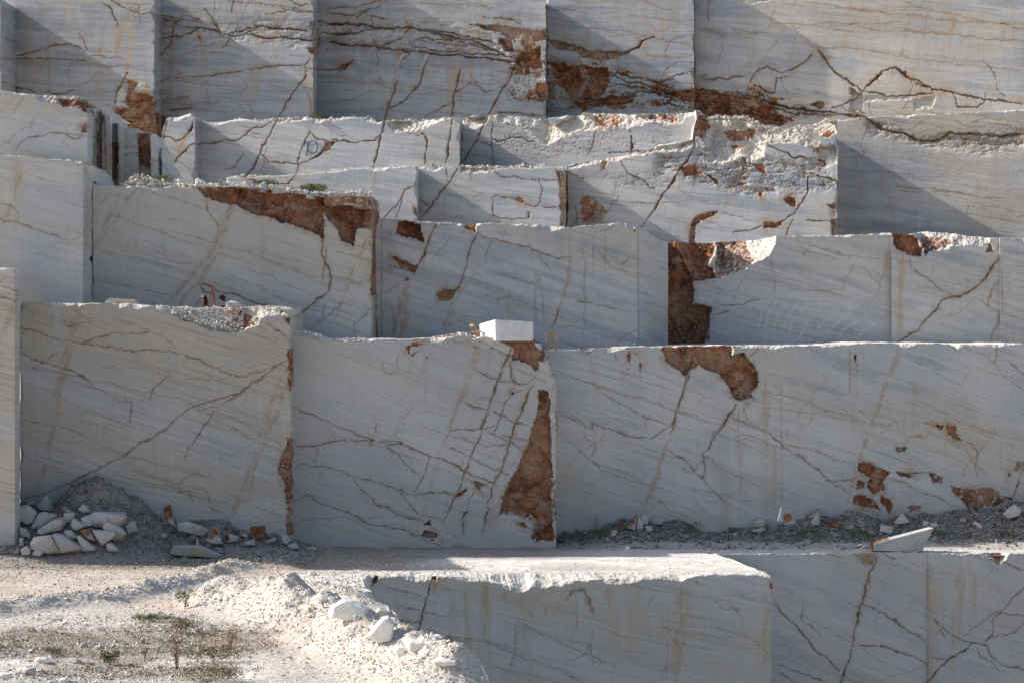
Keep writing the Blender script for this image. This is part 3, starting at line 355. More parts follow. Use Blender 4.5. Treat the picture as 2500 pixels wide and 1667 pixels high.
# patches: (wall tag, kind, recess m, slope, strength, polygon); the rust patch beside the painted number stands in for a shadow
PT = []
def P(wall, z, kind, rec, slope, st, s):
    for one in s.split('|'): PT.append((wall, kind, rec, slope, st, ZT[z](one)))
exec(r'''
P('p','1','r',.15,0,1,'840,530 920,560 900,620 1040,650 1045,760 1100,800 1085,960 1040,900 790,840 780,740 850,720 870,600')
P('p','1','r',.12,0,1,'2060,325 2145,318 2140,345 2110,360 2085,345|1330,235 1355,235 1345,265|655,335 675,330 665,350')
P('p','1','b',-.08,0,.6,'800,620 830,590 865,640 850,710 795,720|905,600 960,545 985,560 940,620')
P('p','2','o',.20,0,1,'930,150 1020,165 1160,165 1300,190 1380,205 1480,205 1480,260 1400,290 1420,310 1340,350 1310,290 1200,250 1100,210 1030,180')
P('p','2','o',.20,0,.9,'1480,260 1600,290 1750,330 1850,345 1980,350 2080,325 1960,385 1860,415 1700,370 1540,330')
P('p','2','r',.35,0,1,'1490,420 1730,450 1880,450 1900,560 1860,640 1780,660 1660,720 1600,640 1560,560 1510,500|1700,690 1850,660 2080,640 2060,690 1850,710 1720,760 1670,720|1150,270 1240,265 1245,345 1200,345|1290,360 1440,310 1440,460 1300,460 1260,420|1400,560 1480,560 1480,690 1430,690|60,470 100,430 170,415 110,460')
P('p','2','b',.05,.3,.55,'1220,520 1300,460 1440,460 1470,580 1290,640 1190,610|1860,400 1960,390 1950,500 2080,560 1900,480|1720,380 1860,410 1860,460 1740,450')
P('p','3','r',.25,0,1,'250,560 340,570 500,600 620,620 760,690 820,790 730,800 600,760 560,740 420,735 330,745 250,720|0,590 100,585 250,565 250,640 170,640|1050,640 1090,670 1060,690 980,665')
P('p','3','r',.15,0,.8,'1380,500 1440,455 1440,475 1360,540|1550,430 1610,470 1600,490 1570,460|1650,520 1760,560 1740,570 1660,530')
P('p','3','b',.03,.5,.6,'1240,560 1320,600 1330,720 1240,720 1250,620|1640,640 1800,620 1760,690 1650,710|1320,610 1640,620 1650,640 1330,650|530,0 800,0 700,30 530,25')
P('p','3','m',0,0,1,'-10,560 250,540 640,560 900,640 1100,690 1000,740 800,800 500,790 -10,700')
P('p','2','m',0,0,.75,'1240,330 1480,330 1500,400 2000,430 2352,560 2352,740 2000,760 1500,780 1440,700 1200,700 1180,560')
P('p','2','m',0,0,.4,'-10,80 700,120 1100,260 1250,430 700,400 -10,340')
P('p','1','m',0,0,.4,'1050,140 1500,130 2352,140 2352,330 1900,300 1050,300')
P('p','1','m',0,0,.5,'700,700 1080,600 1200,760 1200,1000 780,860')
P('t2c','3','m',0,0,.5,'1300,750 1450,800 1700,870 2352,830 2352,980 2100,1000 1700,930 1400,860')
P('b3','3','m',.22,0,.6,'230,690 420,680 1150,760 1150,860 640,900 300,1040 210,1000')
P('b3','2','m',.3,0,.3,'1900,1200 2352,1100 2352,1250 1950,1300')
P('a3','2','m',.09,0,.3,'1120,820 1500,880 2100,850 2352,860 2352,1000 1800,1060 1300,1100 1120,1000')
P('b3','3','m',0,0,.55,'0,960 400,960 1100,1000 1150,1200 700,1250 300,1180 0,1100')
P('a','1','r',.15,0,.9,'2200,950 2285,963 2140,1065 2100,1080 2160,1020|1290,850 1310,830 1300,900 1270,900')
P('a','2','b',0,1.3,1,'380,825 600,810 800,790 830,800 640,870 560,890 440,900|840,795 1030,780 1110,775 1060,850 1000,870 900,850')
P('a','2','b',0,1.1,1,'1130,770 1480,790 1500,850 1560,820 1680,770 1900,755 2040,765 2400,760 2400,830 2150,840 2060,860 1870,880 1700,890 1560,930 1520,960 1480,990 1410,940 1330,880 1230,840 1150,830')
P('a','2','r',0,0,.62,'1760,780 1900,765 1980,800 1960,870 1830,880 1780,830|2140,770 2352,770 2352,820 2150,820')
P('a','1','b',0,1.2,1,'1760,820 1870,800 2060,785 2180,805 2352,785 2352,800 2080,815 1900,822|1090,990 1110,830 1290,770 1290,785 1140,815 1105,960')
P('b','2','b',0,1.4,1,'1530,1135 1650,1105 1850,1075 2060,1035 2400,970 2400,1010 2060,1060 1950,1090 1640,1135|900,1130 1110,1140 1100,1170 960,1170 890,1180')
P('b','2','o',.25,0,.55,'1545,1150 1615,1160 1620,1520 1580,1520 1570,1350')
P('b','2','r',.06,0,.68,'1700,1350 1760,1330 1830,1370 1880,1440 1830,1500 1720,1510 1710,1430|1260,1330 1320,1335 1345,1375 1290,1360|1850,1085 1900,1090 1875,1150 1850,1155|1350,1440 1370,1440 1370,1480 1350,1480|580,1400 605,1410 605,1460 580,1440|1700,1190 1730,1200 1725,1220')
P('b','3','b',.05,.9,1,'240,700 330,750 560,740 700,800 1060,770 1140,765 1155,850 1050,870 1040,960 900,920 700,910 690,1000 600,1030 540,1010 420,1050 330,1040 340,960 300,900 240,790|0,935 170,905 250,890 250,940 0,975')
P('b','3','b',.02,.7,.8,'1030,930 1160,920 1165,1060 1040,1030|300,1040 340,960 330,1040|1100,1345 1150,1345 1150,1400 1120,1390')
P('b','3','r',.06,0,.72,'560,800 600,830 590,880 450,900 370,830|1060,830 1140,840 1120,880 1060,870|450,920 560,910 540,950 470,950|240,720 300,740 320,800 300,900 250,880|1000,940 1040,930 1040,980 1000,970')
P('b','3','r',.18,0,1,'600,1040 670,1040 700,1080 720,1120 640,1080|160,1070 220,1060 310,1110 250,1130 200,1130|820,1270 850,1240 885,1270 880,1330 830,1300|1090,1310 1160,1295 1160,1345 1130,1340|650,1230 670,1230 680,1270|680,1420 750,1420 830,1405 800,1440 690,1465|250,1390 330,1355 405,1343 400,1360 320,1400 250,1450 225,1500 213,1440|540,1000 570,1010 565,1060 545,1040|300,1100 395,1150 400,1190 380,1170')
P('b','3','o',.2,0,.6,'215,1440 255,1460 255,1560 225,1560|1120,1400 1165,1390 1165,1530 1120,1520')
P('c3','4','r',.25,0,1,'1160,120 1390,120 1430,150 1420,250 1330,235 1230,200')
P('c3','4','r',.45,.25,1,'1430,140 1620,150 1780,150 1950,200 1960,440 1860,400 1700,350 1600,310 1500,290 1420,240|1940,255 1960,310 2030,380 2060,450 2130,490 2160,390 2245,390 2250,290 2100,260')
P('c3','4','r',.1,0,.66,'1930,195 2290,195 2290,300 2100,290 1950,270')
P('c3','4','r',.0,0,1,'2246,280 2300,280 2300,780 2246,800')
P('c3','4','s',.0,0,.8,'2246,790 2300,770 2300,1080 2246,1080')
P('c3','4','b',0,1.1,.9,'1160,150 1430,185 1430,165 1200,120|1950,280 2040,330 2060,400 1960,330')
P('d1','4','b',.05,1.3,1,'850,835 930,835 1200,840 1560,835 1770,860 1770,920 1690,910 1575,935 1560,970 1430,1025 1280,1000 1150,960 1040,910 940,880')
P('d1','4','r',.05,.5,.66,'1340,890 1400,880 1570,930 1560,975 1430,1015 1410,970|1600,880 1690,875 1700,890 1620,895|1690,930 1755,930 1745,975')
P('d1','4','r',.05,0,.9,'1730,1140 1770,1140 1770,1270 1740,1240')
P('d1','O','r',.05,0,.72,'648,1045 665,1010 672,1015 672,1165 656,1150 650,1100 636,1078|657,1200 672,1200 672,1225 657,1225')
P('d1','8','r',.0,0,.6,'-5,0 50,0 50,300 -5,300|-5,620 50,620 50,760 -5,760|-5,850 50,850 50,1300 -5,1300')
P('d1','O','b',0,.0,.45,'520,1205 560,1150 640,1140 672,1180 672,1240 520,1240|672,990 660,950 640,960 655,1020')
P('c1','5','r',.35,.3,1,'340,105 390,105 480,135 510,250 400,210 320,190|770,140 862,130 862,188 800,165')
P('c1','5','r',.12,0,1,'290,345 340,370 440,410 472,405 460,460 400,450 370,440 300,430 350,430 330,390|610,600 650,580 735,580 720,620 690,650 620,640|385,500 410,500 410,520 385,518')
P('c1','5','b',0,1.4,.8,'470,120 700,125 860,135 860,180 800,160 700,140')
P('c2','6','b',.45,0,.45,'60,235 240,235 350,255 380,290 340,380 400,460 320,490 240,490 240,640 350,650 350,720 310,890 140,890 60,890')
P('c2','6','r',.95,0,.76,'60,190 125,190 180,330 240,480 240,640 350,650 350,720 310,890 140,890 60,890')
P('c2','6','r',.75,1.35,.76,'115,190 240,190 350,190 385,285 340,380 400,460 320,490 240,490 180,330')
P('c2','6','r',.35,0,.55,'150,880 170,780 240,740 350,720 340,860 300,890')
P('c2','6','r',0,0,.60,'385,170 480,160 560,170 620,360 560,420 410,465 380,440')
P('c2','6','b',.02,1.3,1,'385,170 480,160 775,150 750,290 690,350 560,420 500,430 410,465 380,440 390,340|120,235 170,235 180,290 140,270')
P('c2','6','r',.4,0,.8,'1490,150 1640,150 1700,280 1700,322 1620,320 1540,270')
P('c2','6','b',.05,1.1,1,'1640,140 1800,130 2000,160 2140,180 2130,265 1900,265 1760,300 1720,330 1700,270 1640,230')
P('c2','6','r',.0,0,.62,'1660,205 1800,195 1960,225 1880,260 1760,295 1720,325 1700,270')
P('c2','6','o',.2,0,.6,'2120,260 2140,235 2150,300 2110,310')
P('d2','5','r',.25,0,1,'970,885 1100,890 1120,905 1270,905 1280,970 1330,1010 1320,1050 1290,1060 1290,1110 1250,1120 1240,1090 1110,1040 1120,970 1090,950')
P('d2','5','b',.04,.0,.7,'1250,1100 1290,1060 1330,1060 1360,1180 1400,1190 1400,1260 1350,1260 1340,1150|1330,1160 1400,1180 1400,1550 1365,1550 1350,1280')
P('d2','5','r',.03,0,.8,'400,960 440,925 510,930 490,940 430,950 420,1000 440,1040 405,1010|430,1000 490,955 450,1010 435,1035|530,1030 545,1025 538,1050')
P('d2','8','r',.28,0,1,'1750,285 1815,300 1830,460 1845,780 1860,1100 1860,1350 1740,1350 1740,1200 1680,1150 1540,1130 1485,1150 1500,1050 1560,920 1620,770 1680,660 1700,560 1745,460 1755,370')
P('d2','8','r',.2,0,.55,'1485,1150 1540,1130 1680,1150 1740,1200 1740,1330 1700,1320 1720,1230 1600,1160|1845,900 1900,900 1900,1200 1850,1200')
P('d2','8','b',.02,0,.6,'1815,300 1870,300 1900,1150 1920,1350 1862,1350 1845,780')
P('d2','8','r',.12,0,1,'1295,920 1385,958 1330,990 1300,960|1180,1010 1245,978 1255,1000 1180,1032|1235,1150 1268,1140 1230,1200|930,1215 1000,1195 1003,1220 970,1230|930,1305 965,1253 1055,1290 1040,1312|1555,312 1580,300 1578,322|580,620 618,640 590,642|1590,1215 1640,1215 1710,1270 1650,1245|1000,1320 1030,1320 1020,1340')
P('d3','6','r',.35,0,1,'10,870 240,870 480,870 490,960 560,940 610,990 660,1060 670,1130 640,1180 610,1220 550,1250 510,1240 470,1160 400,1080 330,1050 270,1020 230,1060 200,1090 150,1050 70,1000 60,960')
P('d3','6','b',0,1.2,1,'1860,885 1960,885 1920,930 1905,925')
P('d3','6','r',.12,0,.95,'1785,1392 1855,1400 1830,1432|1860,1395 1920,1408 1920,1450 1952,1518 1880,1460|1270,955 1290,955 1285,990 1275,1000')
P('d3','5','r',.03,0,.75,'1880,995 1950,992 1960,1005 1900,1005 1905,1110 1885,1060|1855,1085 1905,1110 1900,1118|1968,1060 1982,1058 1978,1100 1968,1100|1800,1010 1815,1040 1805,1045|1855,1148 1885,1150 1870,1162|1585,985 1625,1000 1612,985')
P('d3','9','r',.15,0,1,'1515,570 1570,575 1680,615 1650,660 1650,700 1600,725 1570,690 1580,640 1520,605|1500,735 1550,730 1600,760 1640,810 1540,790 1500,770|1640,740 1700,790 1690,820 1640,780|1720,615 1780,620 1800,645 1740,640')
P('d3','9','r',.10,0,.7,'1520,655 1565,670 1560,700 1520,700|1875,620 1950,650 1950,680 1900,665|1980,680 2050,700 2150,700 2200,710 2300,750 2280,780 2180,790 2080,800 2050,760 1990,710|1770,785 1840,785 1830,815 1785,815|2310,560 2340,570 2330,610 2305,600|1700,490 1760,500 1750,520 1710,515|2270,620 2285,620 2275,650')
P('e2','B','b',.03,1.1,1,'2030,258 2280,258 2215,330 2195,342 2180,330')
P('e2','B','r',.0,0,.62,'2100,262 2240,262 2210,330 2190,338')
P('e2','B','o',.05,0,.5,'1250,258 1400,262 1390,340 1310,320')
P('e1','A','r',.2,.2,.9,'820,330 850,330 835,375 815,380|1170,325 1220,330 1210,350 1180,345')
P('e1','A','b',0,.5,1,'1560,330 1780,330 1880,370 1800,400 1760,430 1700,412 1620,385')
P('c5','1','b',.1,.8,1,'230,620 520,630 620,680 660,740 650,790 600,770 500,720 420,720 370,680 330,690 270,690')
P('c5','1','r',.05,0,.72,'330,660 520,650 610,700 650,740 640,780 600,765 560,720 430,730 380,680')
P('c5','1','r',.1,0,.9,'560,860 590,850 595,905 560,900')
P('c4','1','r',.1,0,.8,'600,1150 660,1210 640,1250 600,1180')
P('c6','1','r',.15,0,1,'940,890 1015,900 1010,1140 950,1130 930,1020|765,960 790,960 790,1200 765,1200|645,800 665,800 665,1180 645,1180')
P('c6','1','o',.1,0,.6,'690,780 700,1240 715,1240 705,780')
''')
KW = {'c': 0, 'k': 0}
def poly_mask(x, y, poly):
    ins = np.zeros(x.shape, bool); d2 = np.full(x.shape, 1e9); n = len(poly)
    for i in range(n):
        x1, y1 = poly[i]; x2, y2 = poly[(i+1) % n]
        if y1 != y2:
            ins ^= ((y1 > y) != (y2 > y)) & (x < (x2-x1)*(y-y1)/(y2-y1)+x1)
        dx, dy = x2-x1, y2-y1; t = np.clip(((x-x1)*dx+(y-y1)*dy)/(dx*dx+dy*dy+1e-9), 0, 1)
        d2 = np.minimum(d2, (x-x1-t*dx)**2+(y-y1-t*dy)**2)
    return np.where(ins, 1, -1)*np.sqrt(d2)
def line_val(x, y, pl, wd):
    best = np.full(x.shape, 1e9); lens = [0]
    for i in range(len(pl)-1): lens.append(lens[-1]+math.dist(pl[i], pl[i+1]))
    tot = max(lens[-1], 1); s = np.zeros(x.shape)
    for i in range(len(pl)-1):
        x1, y1 = pl[i]; x2, y2 = pl[i+1]; dx, dy = x2-x1, y2-y1; q = dx*dx+dy*dy+1e-9
        t = np.clip(((x-x1)*dx+(y-y1)*dy)/q, 0, 1); d = np.hypot(x-x1-t*dx, y-y1-t*dy)
        m = d < best; best[m] = d[m]; s[m] = (lens[i]+t[m]*math.sqrt(q))/tot
    tp = np.clip(np.minimum(s, 1-s)*tot/25, .35, 1)
    return best, tp
def features(x, y, tagname, dip, seed, density=1.0, box=None):
    n = len(x); f = {k: np.zeros(n) for k in 'rcbvsuwo'}; rec = np.zeros(n)
    wx = x+fbm(x/34, y/34, 3, 4, .6)*7+fbm(x/11, y/11, 4, 3, .7)*3.6; wy = y+fbm(x/34, y/34, 91, 4, .6)*7+fbm(x/11, y/11, 92, 3, .7)*3.6
    mod = fbm(x/22, y/22, 55, 4)
    lines = [l for l in LN]
    r = random.Random(seed)
    x0, x1, y0, y1 = x.min(), x.max(), y.min(), y.max()
    x0 = max(x0, -60); x1 = min(x1, 2560); y0 = max(y0, -60); y1 = min(y1, 1720)
    area = max((x1-x0)*(y1-y0), 1)/1e5
    for k in range(int(area*34*density)):      # bedding-parallel hairlines
        a = r.uniform(x0, x1); b = r.uniform(y0, y1); ln = r.uniform(30, 260)*(.5+r.random()); an = R(dip+r.gauss(0, 4))
        pts = []; px, py = a, b
        for i in range(6):
            pts.append((px, py)); px += math.cos(an)*ln/5; py += math.sin(an)*ln/5; an += r.gauss(0, .05)
        lines.append((r.choice('lllvb' if dip > 12 else 'llcvb'), r.uniform(.9, 1.9), r.uniform(.2, .7), pts))
    for k in range(int(area*5*density)):       # steep joints
        a = r.uniform(x0, x1); b = r.uniform(y0, y1); ln = r.uniform(25, 150); an = R(-68+r.gauss(0, 9)); pts = []; px, py = a, b
        for i in range(7):
            pts.append((px, py)); px += math.cos(an)*ln/6; py += math.sin(an)*ln/6; an += r.gauss(0, .25)
        lines.append((r.choice('lvc'), r.uniform(1.2, 2.6), r.uniform(.2, .6), pts))
    for k in range(int(area*2.2*density)):     # wandering cracks
        a = r.uniform(x0, x1); b = r.uniform(y0, y1); an = r.uniform(0, 6.28); pts = []; px, py = a, b
        for i in range(9):
            pts.append((px, py)); ln = r.uniform(6, 22); px += math.cos(an)*ln; py += math.sin(an)*ln; an += r.gauss(0, .6)
        lines.append(('c', r.uniform(1.2, 2.2), r.uniform(.35, .8), pts))
    for kind, wd, st, pl in lines:
        xs = [p[0] for p in pl]; ys = [p[1] for p in pl]; pad = wd*2.2+10
        m = (x > min(xs)-pad) & (x < max(xs)+pad) & (y > min(ys)-pad) & (y < max(ys)+pad)
        if not m.any(): continue
        idx = np.nonzero(m)[0]
        ax, ay = (x[idx], y[idx]) if kind in 'ksw' else (wx[idx], wy[idx])
        d, tp = line_val(ax, ay, pl, wd); mm = mod[idx]
        w2 = wd*np.clip(.8+mm*.9, .25, 1.8)*tp
        if kind in 'sbv': v = np.clip(1-d/(w2*1.25+.01), 0, 1)**.8*st
        else: v = np.clip(1.25-d/(w2*(.40 if kind == 'c' else .62)+.75), 0, 1)*st
        if kind == 'c':
            f['c'][idx] = np.maximum(f['c'][idx], v*(.75+.5*np.clip(mm+.3, -.3, .5)))
            h = (np.clip(1-d/(wd*6.5), 0, 1)*st*.75*np.clip(.45+mm*1.5, 0, 1) if tagname[0] in 'pt' else np.clip(1-d/(wd*3.6), 0, 1)*st*.5*np.clip(.6+mm, 0, 1)); f['v'][idx] = np.maximum(f['v'][idx], h)
            rec[idx] = np.maximum(rec[idx], np.clip(v, 0, 1)*(.035 if tagname[0] in 'abp' else .014)*wd)
        elif kind == 'k': f['c'][idx] = np.maximum(f['c'][idx], v*.8)
        elif kind == 'l': f['c'][idx] = np.maximum(f['c'][idx], v*.42); f['v'][idx] = np.maximum(f['v'][idx], v*.7)
        elif kind == 'v': f['v'][idx] = np.maximum(f['v'][idx], v*np.clip(.8+mm*1.2, .25, 1))
        else:
            kk = {'s': 's', 'b': 'u', 'w': 'w'}[kind]; f[kk][idx] = np.maximum(f[kk][idx], v*np.clip(.8+mm*.6, 0, 1))
    for wall, kind, rc, slope, st, poly in PT:
        if not tagname.startswith(wall): continue
        xs = [p[0] for p in poly]; ys = [p[1] for p in poly]
        m = (x > min(xs)-22) & (x < max(xs)+22) & (y > min(ys)-22) & (y < max(ys)+22)
        if not m.any(): continue
        idx = np.nonzero(m)[0]; sd = poly_mask(wx[idx], wy[idx], poly); v = sst(-1.6, 1.8, sd+1.5*fbm(x[idx]/7, y[idx]/7, 19, 3))
        if kind == 'm':
            X_, Y_ = wx[idx], wy[idx]; r1 = 1-np.abs(fbm(X_/46, Y_/11, 301, 4, .6)); r2 = 1-np.abs(fbm(X_/26, Y_/30, 303, 4, .6)); bl_ = fbm(X_/40, Y_/16, 305, 4, .6)
            soft = sst(-9, 16, sd+10*bl_)
            f['c'][idx] = np.maximum(f['c'][idx], soft*st*np.maximum(sst(.955, .995, r1), .8*sst(.97, .995, r2)))
            f['v'][idx] = np.maximum(f['v'][idx], soft*st*np.maximum(.8*sst(.86, .98, r1), .7*sst(0, .4, bl_)))
            f['r'][idx] = np.maximum(f['r'][idx], soft*st*sst(.02, .30, bl_)*(.9 if rc == 0 else .55))
            rec[idx] = rec[idx]+soft*(.05+.16*np.clip(bl_+.2, 0, 1))*(1 if rc == 0 else rc)+soft*.12*f['c'][idx]; continue
        k = {'r': 'r', 'b': 'b', 'o': 'r', 's': 's'}[kind]; f[k][idx] = np.maximum(f[k][idx], v*st*(.56 if kind == 'o' else 1))
        if kind == 'r': f['v'][idx] = np.maximum(f['v'][idx], sst(-18, 1, sd+9*mod[idx])*.8*st*np.clip(.45+mod[idx]*1.6, 0, 1))
        if kind == 'o': f['v'][idx] = np.maximum(f['v'][idx], v); f['c'][idx] = np.maximum(f['c'][idx], v*.45*np.clip(.5+mod[idx]*1.5, 0, 1))
        rr = v*(rc*(1+.3*fbm(wx[idx]/30, wy[idx]/30, 8, 3))+min(rc*.5, .10)*fbm(wx[idx]/14, wy[idx]/14, 18, 4, .6))
        if slope:
            # lower boundary of the polygon in each column gives the foot of the slope
            yb = np.full(len(idx), min(ys)); xx = x[idx]
            for i in range(len(poly)):
                (xa, ya), (xb, yb2) = poly[i], poly[(i+1) % len(poly)]
                if xa == xb: continue
                t = (xx-xa)/(xb-xa); ok = (t >= 0) & (t <= 1); yb = np.where(ok, np.maximum(yb, ya+t*(yb2-ya)), yb)
            rr = rr+v*np.clip(yb-wy[idx], 0, 75)/50*slope*(1+.25*fbm(xx/45, wy[idx]/45, 77, 3))+v*.13*fbm(xx/15, wy[idx]/15, 79, 4, .6)+v*.05*fbm(xx/6, wy[idx]/6, 12, 3)
        rec[idx] = np.maximum(rec[idx], rr) if rc >= 0 else rec[idx]+rr
    return f, rec
GS = 2.1
def interp(pl, x):
    xs = np.array([p[0] for p in pl]); ys = np.array([p[1] for p in pl]); return np.interp(x, xs, ys)
def rock_face(name, tagname, plan, top, bottom, mat, label, cat='rock face', bdx=.02, dip=20, depth=8, back_l=6, back_r=6, rim=1.0,
              bdl=-.02, zbot=None, seed=1, density=1.0, group=None, jag=1.0, dipfn=None, close_l=True, close_r=True, topbright=1.0):
    # plan: [(px, Y)...] left to right across the photo
    W = [((px-HX)/F*Y, Y) for px, Y in plan]; cols = []; nrm = []
    def seg(a, b, n, inc=False):
        t = np.arange(n+(1 if inc else 0))/n; d = np.array([b[0]-a[0], b[1]-a[1]]); nn = np.array([d[1], -d[0]])/np.hypot(*d)
        for q in t: cols.append((a[0]+d[0]*q, a[1]+d[1]*q)); nrm.append(nn)
    if close_l: seg((W[0][0]+bdl, W[0][1]+back_l), W[0], max(3, int(back_l/.3)))
    for i in range(len(W)-1):
        dpx = abs(plan[i+1][0]-plan[i][0]); ds = math.dist(W[i], W[i+1])
        seg(W[i], W[i+1], max(2, int(max(dpx/GS, ds/.3))), inc=(i == len(W)-2 and not close_r))
    if close_r: seg(W[-1], (W[-1][0]+bdx, W[-1][1]+back_r), max(3, int(back_r/.3)), inc=True)
    cols = np.array(cols); nrm = np.array(nrm); X = cols[:, 0]; Y = cols[:, 1]; px = HX+X/Y*F; pxc = np.clip(px, plan[0][0], plan[-1][0])
    # the top profile follows the front edge also along the returns
    yt = interp(top, pxc)+jag*(fbm(pxc/13, pxc*0, seed+5, 4, .6)*2.6+fbm(pxc/60, pxc*0, seed+6, 2)*1.5)
    yb = interp(bottom, pxc)
    Yfront = np.interp(pxc, [p[0] for p in plan], [p[1] for p in plan])
    ztop = (HY-yt)/F*Yfront; zbt = (HY-yb)/F*Yfront
    nr = int(np.max(yb-yt)/GS); nr = max(nr, 6); t = np.linspace(0, 1, nr+1)
    # finer rows close to the rim
    Zg = zbt[:, None]+(ztop-zbt)[:, None]*t[None, :]
    Xg = np.repeat(X[:, None], nr+1, 1); Yg = np.repeat(Y[:, None], nr+1, 1)
    ux = HX+Xg/Yg*F; uy = HY-Zg/Yg*F; fx, fy = ux.ravel(), uy.ravel()
    f, rec = features(fx, fy, tagname, dip, seed, density)
    rec = rec.reshape(Xg.shape)
    below = (uy-yt[:, None]*1.0); below = (ztop[:, None]-Zg)*50
    cs = rim*(1.2+np.clip(fbm(pxc/48, pxc*0, seed+40, 5, .45)+.04, 0, 1)*17)
    chip = np.clip(cs[:, None]-below+2.5*fbm(ux/9, uy/9, seed, 3), 0, 30)/50*1.25
    rec = np.maximum(rec, chip)
    sn = np.clip(fbm(uy/30, uy*0+seed, seed+50, 4, .5)+.02, 0, 1)*13+.8
    dl_ = ux-plan[0][0]; dr_ = plan[-1][0]-ux
    rec = np.maximum(rec, np.clip(sn-np.minimum(dl_, dr_), 0, 14)/50)
    nl_ = max(3, int(back_l/.3)) if close_l else 0; nr2 = max(3, int(back_r/.3)) if close_r else 0
    fm_ = np.ones(len(cols)); fm_[:nl_] = 0
    if nr2: fm_[-nr2:] = 0
    rec = rec*fm_[:, None]
    rec = rec+.012*fbm(ux/60, uy/60, seed+2, 3)+.004*fbm(ux/5, uy/5, seed+3, 3)
    rec += np.clip(f['b'].reshape(rec.shape)+f['r'].reshape(rec.shape), 0, 1)*.05*fbm(ux/5, uy/5, seed+9, 3)
    onfront = 1.0
    nx = nrm[:, 0][:, None]; ny = nrm[:, 1][:, None]
    Xd = Xg-nx*rec; Yd = Yg-ny*rec
    brim = np.clip(chip*9, 0, 1)
    f['b'] = np.maximum(f['b'], brim.ravel()*.9)
    P3 = [np.stack([Xd, Yd, Zg], -1)]
    F1 = [np.stack([f['r'], f['c'], np.clip(f['b'], 0, 1), f['v']], -1).reshape(*Xg.shape, 4)]
    F2 = [np.stack([f['s'], f['u'], f['w'], f['o']], -1).reshape(*Xg.shape, 4)]
    if zbot is not None:
        P0 = P3[0][:, :1].copy(); P0[..., 2] = zbot; P3.insert(0, P0); F1.insert(0, F1[0][:, :1]*0); F2.insert(0, F2[0][:, :1]*0)
    # top sheet: only from front columns
    i0 = (max(3, int(back_l/.3)) if close_l else 0); i1 = len(cols)-1-(max(3, int(back_r/.3)) if close_r else 0)
    A = np.concatenate(P3, 1); nrow = A.shape[1]; ncol = A.shape[0]
    V = [A.reshape(-1, 3)]; Q = []
    ii, jj = np.meshgrid(np.arange(ncol-1), np.arange(nrow-1), indexing='ij')
    a = ii*nrow+jj; Q.append(np.stack([a, a+nrow, a+nrow+1, a+1], -1).reshape(-1, 4))
    AF1 = [np.concatenate(F1, 1).reshape(-1, 4)]; AF2 = [np.concatenate(F2, 1).reshape(-1, 4)]
    s = np.array([0, .1, .2, .32, .46, .62, .8, 1.0, 1.3, 2, 3, 4.5, 6.5, 9, 12, 16, 22, 30]); s = s[s < depth].tolist()+[depth]; s = np.array(s)
    fr = A[i0:i1+1, -1, :]; nf = len(fr); T = np.zeros((nf, len(s), 3))
    T[..., 0] = fr[:, None, 0]+(bdx if abs(bdx) > .1 else 0)*s[None, :]/back_r
    T[..., 1] = fr[:, None, 1]*(1-s/depth)+(s/depth)*(Y[i0:i1+1, None]+depth)
    zz = fr[:, None, 2]+np.clip(s, 0, 1)*.06*fbm(T[..., 0]*1.4, T[..., 1]*1.4, seed+11, 4)
    if dipfn:
        dz = dipfn(T[..., 0], T[..., 1]-fr[:, None, 1], T[..., 1])
        if isinstance(dz, str): k_ = sst(0, 1.1, s)[None, :]; hum = np.clip(s*6, 0, 1)*(1-sst(.8, 1.2, s)); zz = zz*(1-k_)+(ZF+.015)*k_+hum[None, :]*.11*fbm(T[..., 0]*2.2, T[..., 1]*4+s[None, :]*3, 70, 4)
        else: zz = zz+dz
    T[..., 2] = zz; T[:, 0, :] = fr
    base = len(V[0]); V.append(T.reshape(-1, 3)); m = len(s)
    ii, jj = np.meshgrid(np.arange(nf-1), np.arange(m-1), indexing='ij'); a = base+ii*m+jj
    Q.append(np.stack([a, a+m, a+m+1, a+1], -1).reshape(-1, 4))
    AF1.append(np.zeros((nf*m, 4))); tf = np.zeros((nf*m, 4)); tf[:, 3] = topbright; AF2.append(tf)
    V = np.concatenate(V); Q = np.concatenate(Q)
    org = (float(np.mean(W, 0)[0]), float(np.mean(W, 0)[1]), float(V[:, 2].min()))
    me = grid_mesh(name, V, Q, {'f1': np.concatenate(AF1), 'f2': np.concatenate(AF2)}, org)
    o = link(name, me, mat); o.location = org
    tag(o, label, cat, group)
    return o
def yaw(pxl, Yl, pxr, deg):
    al = (pxl-HX)/F; ar = (pxr-HX)/F; X0 = al*Yl; t = (ar*Yl-X0)/(math.cos(R(deg))+ar*math.sin(R(deg))); return Yl-t*math.sin(R(deg))
def panel(pxl, Yl, pxr, deg=20.5): return [(pxl, Yl), (pxr, yaw(pxl, Yl, pxr, deg))]
